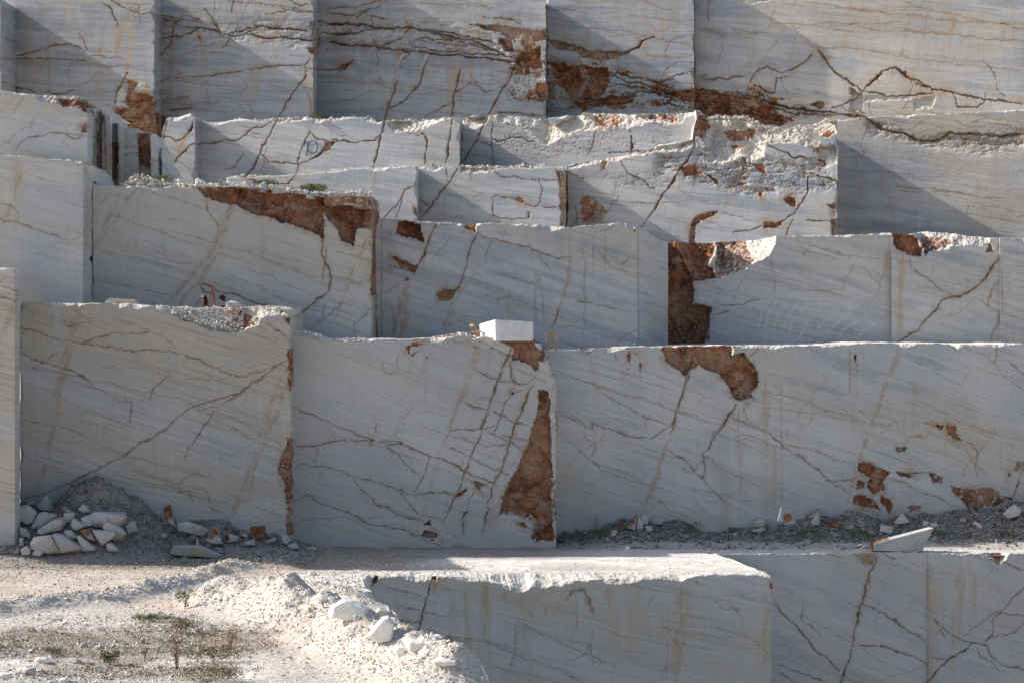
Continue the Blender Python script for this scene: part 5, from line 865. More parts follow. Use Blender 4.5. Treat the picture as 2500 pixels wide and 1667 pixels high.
lg('whitest stone of the rubble ledge, left of centre', '1315,1262 1320,1215 1335,1203 1390,1230 1385,1262', mat='rbright')
lg('pointed cream stone in the middle of the rubble ledge', '1555,1285 1580,1235 1610,1260 1602,1288')
lg('tall cream stone right of centre on the rubble ledge', '1745,1300 1755,1250 1790,1225 1812,1262 1800,1305')
lg('wide flat-topped brown stone on the rubble ledge', '1830,1305 1840,1265 1930,1268 1945,1305 1850,1315')
lg('grey stone right behind the whitest stone', '1270,1262 1290,1240 1330,1250 1320,1272')
lg('low rounded stone left of the whitest stone', '1180,1272 1190,1245 1215,1235 1252,1272')
lg('small tan stone between the pointed and the tall cream stones', '1670,1280 1685,1250 1712,1240 1742,1275')
lg('cluster stone at the left end of the rubble ledge under the weeds', '920,1252 935,1225 980,1222 1012,1250')
lg('cream stone in front of the green bush', '2060,1345 2080,1315 2112,1308 2137,1350')
lg('upright white stone right of the green bush', '2205,1330 2215,1300 2235,1293 2253,1302 2252,1330')
lg('white shard at the right end of the rubble ledge', '185,1325 215,1285 232,1272 252,1300 235,1325', z=Z2, mat='rbright')
lg('cream stone left of the white shard', '125,1330 150,1292 172,1280 188,1312 170,1335', z=Z2)
lg('dark tan stone between the weeds at the left of the ledge', '1080,1262 1100,1235 1140,1240 1150,1265')
stone('long cream slab lying on the edge left of the two people', Z4, '636,842 640,830 670,813 830,820 852,846 650,850', 107.5, 'rtan', .8, 'rock', sub=1)
stone('orange and white rock right beside the seated man', Z4, '1366,872 1368,838 1400,827 1450,838 1490,866 1470,876', 107.7, 'rtan', .9, sub=1)
FG = 'pale boulders on the near gravel'
def fgst(lab, s, mat='rbright', th=.9, z=Z10, Y=None):
    p = z(s); yb = max(q[1] for q in p)
    if Y is None:
        Y = hit(sum(q[0] for q in p)/len(p), yb-2)+.1
    stone(lab, z, s, Y, mat, th, group=FG, bev=.025, sub=3)
fgst('big rounded white boulder on the gravel slope', '525,550 545,510 630,470 700,487 790,530 808,590 780,620 700,612 600,604 530,592')
fgst('small cream stone tucked in front of the big rounded boulder', '682,580 708,566 752,600 742,626 687,618', 'rtan')
fgst('tall pointed white stone at the edge of the drop', '765,712 850,605 880,583 915,582 945,622 943,750 860,752')
fgst('tan flat stone behind the pointed stone at the drop edge', '800,568 850,532 930,548 948,575 940,602 880,598 812,590', 'rtan', Y=82.2)
fgst('grey-white stone low at the drop edge under the pointed stone', '945,805 975,775 1005,780 1032,842 970,845')
fgst('lone rounded stone on the flat ground beyond the boulders', '395,310 410,296 435,296 460,318 440,330 405,328')
fgst('small cone shaped stone on the gravel ridge', '500,374 518,355 542,376 530,384', 'rw')
fgst('long white ledge stone at the drop edge, upper of two', '1000,745 1040,728 1130,740 1192,770 1190,800 1040,802', th=1.2)
fgst('long white ledge stone at the drop edge, lower of two', '1180,872 1250,838 1350,862 1352,895 1250,900', th=1.2)
fgst('tan angular block on the bare white rock at the bottom left', '150,1372 160,1332 200,1318 245,1322 240,1384', 'rtan', z=Z7)
fgst('flat white slab left of the weeds near the bottom left', '232,1272 260,1255 320,1258 355,1282 300,1298 240,1292', z=Z7)
fgst('brownish wedge stone right of the flat white slab', '485,1298 520,1262 557,1282 552,1306', 'rtan', z=Z7)
fgst('upright grey-white stone among the weeds', '938,1168 950,1130 975,1117 988,1140 975,1170', 'rw', z=Z7)
fgst('small white stone left of the upright one among the weeds', '530,1195 552,1152 575,1155 602,1192', 'rw', z=Z7)
fgst('pale stone with a dark side at the left of the weeds', '205,1218 225,1175 255,1185 260,1215', 'rw', z=Z7)
fgst('reddish stone beside the tall red weed', '1055,1345 1065,1308 1100,1318 1105,1345', 'rmix', z=Z7)
fgst('bluish cobble on the gravel mound', '388,720 400,692 425,690 432,722', 'rw', z=Z10)
fgst('white rounded lump by the bottom left corner', '-10,1400 5,1362 70,1360 90,1400', z=Z7)
fgst('cream block at the bottom edge left of the weeds', '385,1431 400,1400 455,1388 475,1431', z=Z7)
# tilted cut slab on the floor edge
o = stone('tilted grey slab fragment with an orange-brown left end, at the floor edge', Z11, '1372,236 1376,192 1480,165 1600,138 1768,98 1745,150 1722,190 1688,252 1530,250', 105.2, 'rw', .35, 'marble_fragment', 'rock', bev=.02, flat=True)
o.rotation_euler.z = R(9); frag = o
rc_ = stone(None, Z11, '1370,238 1374,190 1480,163 1470,210 1480,246 1420,241', 105.2, 'rrust', .66, 'rust_crust', None, bev=.01, flat=True)
rc_.location = Matrix.Rotation(R(9), 3, 'Z').inverted() @ (rc_.location-frag.location) if 0 else (rc_.location-frag.location); rc_.parent = frag
stone('small squared stone standing alone on the white floor', Z9, '360,987 382,985 382,1004 361,1005', 105.2 if False else 103.6, 'rw', 1.0, 'rock', sub=1)
stone('rubble clod left of the tilted slab fragment', Z11, '1300,232 1330,210 1368,212 1372,236', 105.3, 'rtan', 1.0, 'rock', sub=1)
# ------------------------------------------------------------------ pebbles and rubble (countless)
def pebbles(name, pos, size, seed, matname, squash=.75):
    n = len(pos); r = np.random.default_rng(seed)
    base = np.array([(1, 0, 0), (-1, 0, 0), (0, 1, 0), (0, -1, 0), (0, 0, 1), (0, 0, -1), (.55, .55, .5), (-.55, -.5, .55)], float)
    base = np.array([(1, 0, 0), (0, 1, 0), (-1, 0, 0), (0, -1, 0), (0, 0, 1), (0, 0, -1)], float)
    tri = np.array([(0, 1, 4), (1, 2, 4), (2, 3, 4), (3, 0, 4), (1, 0, 5), (2, 1, 5), (3, 2, 5), (0, 3, 5)])
    v = base[None]*r.uniform(.55, 1.15, (n, 6, 1))+r.normal(0, .16, (n, 6, 3))
    an = r.uniform(0, 6.28, n); tl = r.normal(0, .5, n); c, s_ = np.cos(an), np.sin(an)
    v = v*np.stack([r.uniform(.7, 1.3, n), r.uniform(.7, 1.3, n), np.full(n, squash)*r.uniform(.6, 1.2, n)], -1)[:, None, :]
    ct, st = np.cos(tl)[:, None], np.sin(tl)[:, None]; y = v[..., 1]*ct-v[..., 2]*st; z = v[..., 1]*st+v[..., 2]*ct
    x = v[..., 0]*c[:, None]-y*s_[:, None]; y = v[..., 0]*s_[:, None]+y*c[:, None]
    v = np.stack([x, y, z], -1)*size[:, None, None]+pos[:, None, :]
    T = (tri[None]+np.arange(n)[:, None, None]*6).reshape(-1, 3)
    colr = np.repeat(r.random((n, 1, 4)), 6, 1).reshape(-1, 4)
    me = grid_mesh(name, v.reshape(-1, 3), T, {'f1': colr}); return link(name, me, M[matname])
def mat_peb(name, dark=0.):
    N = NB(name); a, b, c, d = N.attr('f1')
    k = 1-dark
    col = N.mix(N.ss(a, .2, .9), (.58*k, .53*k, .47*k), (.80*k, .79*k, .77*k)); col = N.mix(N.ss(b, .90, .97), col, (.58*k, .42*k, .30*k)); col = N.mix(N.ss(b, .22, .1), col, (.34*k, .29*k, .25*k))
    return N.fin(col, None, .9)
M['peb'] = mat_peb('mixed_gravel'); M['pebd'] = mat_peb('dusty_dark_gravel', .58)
def scatter_floor(n, x0, x1, y0, y1, wfn, s0, s1, seed):
    r = np.random.default_rng(seed); X = r.uniform(x0, x1, n*6); Y = r.uniform(y0, y1, n*6)
    p = wfn(X, Y)*(X < np.where(Y < 96.6, xe(Y)-.1, np.where(Y < 104.7, 8.4, 28))); k = r.random(len(X)) < p; X = X[k][:n]; Y = Y[k][:n]
    sz = s0+(s1-s0)*r.random(len(X))**4; Z = floor_z(X, Y)+sz*.25
    return np.stack([X, Y, Z], -1), sz
def wnear(X, Y): 
    z = floor_z(X, Y)-ZF
    return np.clip(.10+1.2*sst(.12, .4, z)+.55*sst(-.1, .5, fbm(X*.5, Y*.5, 61, 4)), 0, 1)
p, s = scatter_floor(52000, -23, -.6, 62, 99.5, wnear, .014, .07, 1); tag(pebbles('gravel', p, s, 1, 'peb'), 'pale loose gravel on the near mound and windrow', 'gravel', kind='stuff')
def wwall(X, Y): return np.clip(sst(.1, .5, floor_z(X, Y)-ZF)+.15, 0, 1)*(Y < 106.5)*(X < -8)
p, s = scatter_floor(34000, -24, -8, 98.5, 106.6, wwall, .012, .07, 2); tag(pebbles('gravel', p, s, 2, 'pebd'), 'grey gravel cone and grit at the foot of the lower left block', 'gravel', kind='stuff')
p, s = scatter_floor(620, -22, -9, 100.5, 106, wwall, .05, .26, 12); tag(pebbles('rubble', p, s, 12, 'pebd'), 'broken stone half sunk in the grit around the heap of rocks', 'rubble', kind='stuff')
def wr(X, Y): return np.clip(sst(.08, .4, floor_z(X, Y)-ZF)+.03, 0, 1)*(Y > 106.4)
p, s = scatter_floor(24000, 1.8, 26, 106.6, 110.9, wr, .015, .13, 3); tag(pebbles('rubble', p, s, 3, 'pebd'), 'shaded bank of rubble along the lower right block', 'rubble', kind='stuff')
p, s = scatter_floor(500, -15, -1, 64, 92, wnear, .05, .15, 14); tag(pebbles('rubble', p, s, 14, 'peb'), 'fist sized broken stones over the near gravel', 'rubble', kind='stuff')
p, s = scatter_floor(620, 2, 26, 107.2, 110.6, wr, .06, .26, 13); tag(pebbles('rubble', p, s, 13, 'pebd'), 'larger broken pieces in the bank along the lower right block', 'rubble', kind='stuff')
p, s = scatter_floor(9000, -20, 9, 93, 107, lambda X, Y: np.clip(.12+.9*sst(.1, .5, fbm(X*.4, Y*.5, 66, 4)), 0, 1)*(1-.85*sst(-3, -1, X)*sst(107, 106.4, Y)), .015, .05, 4)
tag(pebbles('grit', p, s, 4, 'peb'), 'scattered grit on the flat floor between the walls and the drop', 'grit', kind='stuff')
# rubble on the ledges
def ledge(n, pxa, pxb, topl, Y, dep, s0, s1, seed, lift=0.0, amp=.18):
    r = np.random.default_rng(seed); px = r.uniform(pxa, pxb, n); u = r.random(n)**1.3; yy = interp(topl, px)
    z = (HY-yy)/F*Y; h = np.clip(fbm(px/30, px*0, seed, 3)*1.2+.35, 0, 1)*amp
    sz = s0+(s1-s0)*r.random(n)**3; return np.stack([(px-HX)/F*Y+r.normal(0, .02, n), Y+.08+u*dep, z+lift+r.random(n)*h+sz*.2], -1), sz
c3t = [(226, 448), (290, 454), (310, 451), (470, 458), (580, 455), (700, 466), (766, 478), (850, 480), (909, 479)]
Lp = [ledge(1500, 295, 905, c3t, 113.1, 1.6, .03, .17, 5, amp=.42), ledge(500, 300, 470, c3t, 113.1, 1.6, .03, .15, 6, amp=.55),
      ledge(420, 700, 900, [(700, 466), (900, 480)], 113.0, .8, .03, .12, 7, amp=.2)]
p = np.concatenate([a[0] for a in Lp]); s = np.concatenate([a[1] for a in Lp]); tag(pebbles('rubble', p, s, 5, 'peb'), 'cream rubble strewn over the weedy ledge at upper left', 'rubble', kind='stuff')
Lp = [ledge(900, 380, 706, Z4('930,858 1050,868 1200,874 1400,872 1560,863 1700,866 1762,880'), 106.9, 1.2, .02, .09, 8, amp=.12, lift=-.03)]
r8 = np.random.default_rng(8); q = []
for k in range(1500):
    t = r8.random(); pxx = 420+t*170; top = 756; bot = np.interp(pxx, [420, 470, 530, 590], [765, 786, 800, 812]); yy = top+(bot-top)*r8.random(); recd = max(0, (bot-yy))/50*1.0+.02
    q.append(((pxx-HX)/F*106.6, 106.6+recd-.03, (HY-yy)/F*106.6))
Lp.append((np.array(q), .02+.07*r8.random(1500)**2)); p = np.concatenate([a[0] for a in Lp]); s = np.concatenate([a[1] for a in Lp])
tag(pebbles('rubble', p, s, 9, 'peb'), 'sunlit rubble in the notch below the two people', 'rubble', kind='stuff')
Lp = [ledge(260, 712, 900, Z4('1740,1012 1850,1020 1960,1058 2050,1065 2250,1062'), 107.05, 1.2, .02, .09, 11, amp=.10), ledge(260, 1050, 1160, Z5('560,900 770,875 850,905'), 107.05, .8, .02, .10, 12, amp=.14),
      ledge(140, 1540, 1720, Z5('1900,962 2352,955'), 109.3, .8, .015, .05, 13, amp=.03), ledge(260, 1000, 1700, Z5('416,908 1110,905 2352,955'), 109, 1, .01, .03, 14, amp=.02)]
p = np.concatenate([a[0] for a in Lp]); s = np.concatenate([a[1] for a in Lp]); tag(pebbles('rubble', p, s, 10, 'peb'), 'thin line of chips along the top edge of the middle block', 'rubble', kind='stuff')
def panel_ledge(n, plan, topl, s0, s1, seed, amp):
    r = np.random.default_rng(seed); (xa, Ya), (xb, Yb) = plan; px = r.uniform(xa, xb, n); Wa = (xa-HX)/F*Ya; Wb = (xb-HX)/F*Yb
    a_ = (px-HX)/F; t = (a_*Ya-Wa)/((Wb-Wa)-a_*(Yb-Ya)); Y = Ya+(Yb-Ya)*t
    z = (HY-interp(topl, px))/F*Y; sz = s0+(s1-s0)*r.random(n)**3
    return np.stack([a_*Y, Y+.05+r.random(n)*.9, z+r.random(n)*amp*np.clip(fbm(px/25, px*0, seed, 3)+.4, 0, 1)], -1), sz
Lp = [panel_ledge(420, panel(476, 133.0, 1122), a_top, .03, .10, 21, .12), panel_ledge(380, panel(552, 129.3, 1018), bt1, .03, .12, 22, .14), panel_ledge(520, panel(1018, 128.2, 1380), bt2, .03, .13, 23, .22),
      panel_ledge(420, panel(1700, 125.6, 2045), Z3('255,700 330,755 560,750 700,810 1000,822 1060,780 1140,768 1165,775'), .03, .16, 24, .25), panel_ledge(200, panel(2040, 129.2, 2570), Z3('1135,775 1200,765 1340,748 1800,728 2352,702 2600,690'), .02, .07, 25, .05)]
p = np.concatenate([a[0] for a in Lp]); s = np.concatenate([a[1] for a in Lp]); tag(pebbles('rubble', p, s, 26, 'peb'), 'crumbled stone along the second tier ledges', 'rubble', kind='stuff')
# ------------------------------------------------------------------ the white cut block
Yb = 107.9
def w8(zs, Ys): return [Vector(wp(x, y, Yy)) for (x, y), Yy in zip(zs, Ys)]
fr = w8([(1170, 791), (1208.5, 780), (1302, 785.5)], [110.2, 107.5, 107.9]); lo = w8([(1173, 823.5), (1210.5, 823.8), (1302, 829.5)], [110.2, 107.5, 107.9])
zb = min(v.z for v in lo)-.05
bk = fr[0]+(fr[2]-fr[1])
bm = bmesh.new(); top_ = [bm.verts.new(v) for v in (fr[0], fr[1], fr[2], bk)]
bot_ = [bm.verts.new(Vector((v.x, v.y, zb))) for v in (lo[0], lo[1], lo[2], bk)]
bm.faces.new(top_); bm.faces.new(bot_[::-1])
for i in range(4): bm.faces.new((top_[i], bot_[i], bot_[(i+1) % 4], top_[(i+1) % 4]))
bmesh.ops.recalc_face_normals(bm, faces=bm.faces); bmesh.ops.bevel(bm, geom=list(bm.edges), offset=.025, segments=2, affect='EDGES')
c0 = sum((v for v in lo), Vector())/3; c0.z = zb
for v in bm.verts: v.co -= c0
me = bpy.data.meshes.new('marble_block'); bm.to_mesh(me); bm.free(); o = link('marble_block', me, M['rbright']); o.location = c0
tag(o, 'freshly cut white marble block standing on the edge between the two wooden chairs', 'stone block')
# ------------------------------------------------------------------ boxes / bars
def bar(bm, a, b, w, d):
    a = Vector(a); b = Vector(b); z = (b-a); L_ = z.length; z.normalize(); x = z.cross(Vector((0, 1, 0)))
    if x.length < .01: x = Vector((1, 0, 0))
    x.normalize(); y = z.cross(x); vs = []
    for p in (a, b):
        for sx, sy in ((-1, -1), (1, -1), (1, 1), (-1, 1)): vs.append(bm.verts.new(p+x*sx*w/2+y*sy*d/2))
    for q in ((0, 1, 2, 3), (7, 6, 5, 4), (0, 4, 5, 1), (1, 5, 6, 2), (2, 6, 7, 3), (3, 7, 4, 0)): bm.faces.new([vs[i] for i in q])
def mk(name, fn, mat, parent=None, bev=.003):
    bm = bmesh.new(); fn(bm); bmesh.ops.recalc_face_normals(bm, faces=bm.faces)
    if bev: bmesh.ops.bevel(bm, geom=list(bm.edges), offset=bev, segments=1, affect='EDGES')
    me = bpy.data.meshes.new(name); bm.to_mesh(me); bm.free(); return link(name, me, mat, parent)
def empty(name, loc, rz=0): o = bpy.data.objects.new(name, None); COL.objects.link(o); o.location = loc; o.rotation_euler = (0, 0, rz); o.empty_display_size = .2; return o
def chair(loc, rz, tilt, label):
    e = empty('folding_chair', loc, rz); e.rotation_euler = (tilt, 0, rz)
    for s in (-1, 1):
        mk('leg', lambda bm: bar(bm, (s*.225, -.24, 0), (s*.225, .20, .80), .042, .03), M['wood'], e)   # back upright, one long bar
        mk('leg', lambda bm: bar(bm, (s*.195, .22, 0), (s*.195, -.17, .44), .04, .03), M['wood'], e)
    mk('backrest', lambda bm: bar(bm, (-.225, .178, .745), (.225, .178, .745), .095, .014), M['wood'], e)
    mk('seat', lambda bm: [bar(bm, (-.19, y, .44), (.19, y, .44), .018, .05) for y in np.arange(-.20, .18, .062)], M['wood'], e)
    mk('seat_rail', lambda bm: bar(bm, (-.215, -.222, .435), (.215, -.222, .435), .07, .02), M['wood'], e)
    mk('crossbar', lambda bm: bar(bm, (-.22, -.16, .155), (.22, -.16, .155), .04, .02), M['wood'], e)
    mk('crossbar', lambda bm: bar(bm, (-.19, .15, .11), (.19, .15, .11), .04, .02), M['wood'], e)
    tag(e, label, 'chair', 'wooden folding chairs'); return e
x, y, z = wp(1346, 856.5, 109.9); chair((x, y, z), 0, 0, 'wooden folding chair facing out alone, right of the white block')
x, y, z = wp(1163, 834, 109.6); chair((x, y, z), R(112), R(-4), 'wooden folding chair half hidden behind the edge at the left side of the white block')
# ledge chip fragments next to the right chair
stone('small white squared stone under the right end of the white block', Z5, '1262,935 1300,940 1308,958 1308,985 1270,962', 107.25, 'rw', .8, 'rock', sub=1)
# ------------------------------------------------------------------ red trestle
gx, gy, gz = wp(519, 755, 108.2); gz = .26
e = empty('red_trestle', (gx, gy, gz)); ap = Vector((0, 0, 1.50)); A_ = Vector((-.36, -.25, 0)); B_ = Vector((.27, -.25, 0)); C_ = Vector((.0, .42, 0))
for p_ in (A_, B_, C_): mk('leg', lambda bm, p_=p_: bar(bm, p_, ap+(p_-ap)*.03, .045, .045), M['red_steel'], e)
def lp(p, q, t): return p+(q-p)*t
mk('crossbar', lambda bm: bar(bm, lp(A_, ap, .33), lp(B_, ap, .33), .035, .035), M['red_steel'], e)
mk('crossbar', lambda bm: bar(bm, lp(B_, ap, .33), lp(C_, ap, .33), .035, .035), M['red_steel'], e)
mk('crossbar', lambda bm: bar(bm, lp(C_, ap, .33), lp(A_, ap, .33), .035, .035), M['red_steel'], e)
mk('top_plate', lambda bm: bar(bm, ap+Vector((-.10, 0, .0)), ap+Vector((.10, 0, 0)), .03, .14), M['red_steel'], e)
tag(e, 'red steel trestle standing between the two people', 'trestle')
# ------------------------------------------------------------------ people
def skin_body(name, J, E, mat, parent, sub=2):
    me = bpy.data.meshes.new(name); me.from_pydata([j[0] for j in J], E, []); o = link(name, me, mat, parent)
    m = o.modifiers.new('skin', 'SKIN'); sv = me.skin_vertices[0].data
    for i, j in enumerate(J): sv[i].radius = (j[1], j[1] if len(j) < 3 else j[2])
    sv[0].use_root = True
    o.modifiers.new('sub', 'SUBSURF').levels = sub; o.modifiers['sub'].render_levels = sub
    for p in me.polygons: p.use_smooth = True
    m.use_smooth_shade = True
    return o
def blob(name, fn, mat, parent, seg=20):
    bm = bmesh.new(); bmesh.ops.create_uvsphere(bm, u_segments=seg, v_segments=seg-4, radius=1)
    for v in bm.verts: v.co = fn(v.co.copy())
    me = bpy.data.meshes.new(name); bm.to_mesh(me); bm.free(); o = link(name, me, mat, parent)
    for p in me.polygons: p.use_smooth = True
    return o
def seated(label, loc, rz, top, legs, hairf, lean=.1, scarf=False, scale=1.08):
    # facing +x, seated on the rock with knees raised
    e = empty('person', loc, rz); e.scale = (scale,)*3
    S_ = lambda z: lean*z
    J = [((0, 0, .10), .125, .15), ((S_(.25), 0, .28), .11, .135), ((S_(.5)+.02, 0, .46), .105, .16), ((S_(.6)+.03, 0, .555), .06, .09), ((S_(.66)+.05, 0, .62), .048), ((S_(.7)+.07, 0, .70), .07, .068), ((S_(.7)+.075, 0, .77), .088, .076), ((S_(.7)+.07, 0, .835), .06, .055)]
    E = [(0, 1), (1, 2), (2, 3), (3, 4), (4, 5), (5, 6), (6, 7)]
    for s in (-1, 1):
        b = len(J); sh = (S_(.5)+.02, s*.17, .50)
        J += [(sh, .05), ((sh[0]+.10, s*.21, .30), .038), ((sh[0]+.30, s*.13, .27), .029), ((sh[0]+.36, s*.10, .28), .024, .034)]
        E += [(2, b), (b, b+1), (b+1, b+2), (b+2, b+3)]
        for k, dy in enumerate((-.026, -.009, .009, .026)):     # fingers
            c = len(J); J += [((sh[0]+.41, s*.10+dy, .28-.004*k), .009), ((sh[0]+.445, s*.10+dy*1.1, .262), .008)]; E += [(b+3, c), (c, c+1)]
        c = len(J); J += [((sh[0]+.38, s*.062, .30), .010), ((sh[0]+.41, s*.05, .29), .008)]; E += [(b+3, c), (c, c+1)]
        b = len(J); J += [((.06, s*.10, .11), .085), ((.40, s*.14, .36), .062), ((.46, s*.14, .07), .042), ((.60, s*.14, .035), .035)]
        E += [(0, b), (b, b+1), (b+1, b+2), (b+2, b+3)]
    skin_body('body', J, E, M['skin'], e)
    # clothing follows the torso and arms a little outside the skin
    J2 = [((0, 0, .07), .15, .175), ((S_(.25), 0, .28), .13, .16), ((S_(.5)+.015, 0, .46), .125, .18), ((S_(.58)+.02, 0, .535), .085, .12)]; E2 = [(0, 1), (1, 2), (2, 3)]
    for s in (-1, 1):
        b = len(J2); sh = (S_(.5)+.02, s*.17, .50); J2 += [(sh, .066), ((sh[0]+.10, s*.21, .30), .054), ((sh[0]+.20, s*.17, .285), .046)]; E2 += [(2, b), (b, b+1), (b+1, b+2)]
    skin_body('jacket', J2, E2, M[top], e)
    J3 = [((0, 0, .10), .13, .16)]; E3 = []
    for s in (-1, 1):
        b = len(J3); J3 += [((.06, s*.10, .11), .10), ((.40, s*.14, .36), .076), ((.46, s*.14, .10), .055)]; E3 += [(0, b), (b, b+1), (b+1, b+2)]
    skin_body('trousers', J3, E3, M[legs], e)
    hx = S_(.7)+.075
    blob('nose', lambda c: Vector((hx+.095+c.x*.02, c.y*.014, .745+c.z*.024)), M['skin'], e, 10)
    for s in (-1, 1):
        blob('ear', lambda c, s=s: Vector((hx-.01+c.x*.022, s*.078+c.y*.009, .75+c.z*.032)), M['skin'], e, 10)
        blob('eye', lambda c, s=s: Vector((hx+.078+c.x*.008, s*.032+c.y*.012, .768+c.z*.007)), M['black_cloth'], e, 8)
    blob('mouth', lambda c: Vector((hx+.082+c.x*.006, c.y*.022, .700+c.z*.006)), M['pinkcloth'], e, 8)
    hairf(e, hx)
    tag(e, label, 'person'); return e
def jit(c, a=.12, f=7): 
    k = math.sin(c.x*f+1)*math.sin(c.y*f*1.3+2)*math.sin(c.z*f*.9+.5); return c*(1+a*k)
def short_hair(e, hx):
    def fn(c):
        q = jit(c, .22, 8); x = q.x*.118-.022; z = q.z*.115+.805; y = q.y*.108
        if x > .055 and z < .80: x = .055+(x-.055)*.2; z = max(z, .795)
        if z < .74 and x > -.02: x = -.02
        return Vector((hx+x, y, z))
    blob('hair', fn, M['hair'], e, 28)
    blob('shirt_collar', lambda c: Vector((.085+c.x*.05, c.y*.07, .56+c.z*.04)), M['white_cloth'], e, 12)
def long_hair(e, hx):
    def fn(c):
        q = jit(c, .15, 6); z = q.z; x = q.x*.11-.02; y = q.y*.105
        zz = .80+z*.11 if z > 0 else .80+z*.36
        if z < -.1: x = min(x, .02)-.02; x *= 1-.15*z
        if x > .05 and zz < .80: x = .05; zz = max(zz, .79)
        return Vector((hx+x, y, zz))
    blob('hair', fn, M['hair'], e, 28)
    blob('hair_scarf', lambda c: Vector((hx+.04+jit(c).x*.062, .05+c.y*.062, .862+c.z*.058)), M['pinkcloth'], e, 16)
x, y, z = wp(507, 752, 108.9)
seated('person with long dark hair and a pale pink hair wrap, left of the red trestle', (x, y, .28), R(-155), 'brown_cloth', 'brown_cloth', long_hair, .12, scale=1.27)
x, y, z = wp(545, 752, 108.8)
seated('man with short curly dark hair in a black jacket, right of the red trestle', (x+.12, y, .27), R(188), 'black_cloth', 'black_cloth', short_hair, .12, scale=1.27)
# white cup on the edge
bm = bmesh.new(); bmesh.ops.create_cone(bm, cap_ends=True, segments=16, radius1=.05, radius2=.065, depth=.13); bmesh.ops.bevel(bm, geom=list(bm.edges), offset=.006, segments=1, affect='EDGES')
me = bpy.data.meshes.new('bucket'); bm.to_mesh(me); bm.free(); cup = link('bucket', me, M['white_cloth']); x, y, z = wp(524, 750, 107.5); cup.location = (x, y, z); tag(cup, 'small pale tub on the edge in front of the red trestle', 'tub')
# ------------------------------------------------------------------ painted marks
def plane_pt(plan, px, py, off=.03):
    (xa, Ya), (xb, Yb_) = plan; Wa = (xa-HX)/F*Ya; Wb = (xb-HX)/F*Yb_; a_ = (px-HX)/F
    t = (a_*Ya-Wa)/((Wb-Wa)-a_*(Yb_-Ya)); Y = Ya+(Yb_-Ya)*t-off; return Vector((a_*Y, Y, (HY-py)/F*Y))
def mark(name, strokes, plan, mat, w=.05, parent=None, off=.03):
    bm = bmesh.new()
    for st in strokes:
        pp = [plane_pt(plan, x, y, off) for x, y in st]
        for a_, b_ in zip(pp[:-1], pp[1:]):
            bar(bm, a_, b_, w, .012)
    me = bpy.data.meshes.new(name); bm.to_mesh(me); bm.free(); o = link(name, me, mat)
    if parent: o.parent = parent; o.matrix_parent_inverse = Matrix.Translation(parent.location).inverted()
    return o
plA2 = panel(476, 133.0, 1122)
one = Z1('2058,975 2078,958 2076,1000 2072,1052'); bse = Z1('2062,1052 2082,1050')
cx, cy = Z1('2112,996')[0]; zero = [(cx+math.cos(t)*11.5*(1-.05*math.sin(3*t)), cy-math.sin(t)*15.5) for t in np.linspace(1.2, 7.4, 22)]
mark('painted_number', [one, bse, zero], plA2, M['blue_paint'], .045, a2, .035)
o1 = [o for o in bpy.data.objects if o.get('label', '').startswith('top tier face with a rust patch')][0]
cx, cy = Z1('100,612')[0]
mark('painted_ring', [[(cx+math.cos(t)*7, cy-math.sin(t)*5) for t in np.linspace(0, 6.3, 14)]], panel(2, 143.5, 377), M['blue_paint'], .04, o1, .035)
def facelab(s): return [o for o in bpy.data.objects if o.get('label', '').startswith(s)][0]
def paintblob(poly, Y, parent):
    bm = bmesh.new(); vs = []; 
    for dy in (0, -.012): vs.append([bm.verts.new(Vector(wp(x, y, Y+dy))) for x, y in poly])
    bm.faces.new(vs[1]); bm.faces.new(vs[0][::-1])
    n = len(poly)
    for i in range(n): bm.faces.new((vs[0][i], vs[0][(i+1) % n], vs[1][(i+1) % n], vs[1][i]))
    bmesh.ops.recalc_face_normals(bm, faces=bm.faces)
    me = bpy.data.meshes.new('paint_mark'); bm.to_mesh(me); bm.free(); o = link('paint_mark', me, M['red_paint']); o.parent = parent; o.matrix_parent_inverse = Matrix.Translation(parent.location).inverted()
paintblob(Z11('731,440 742,447 748,470 746,490 736,488 733,462'), 95.66, facelab('bottom centre block'))
paintblob(Z5('1930,163 1944,163 1942,180 1936,190 1932,185'), 115.9, facelab('block with dark blue'))
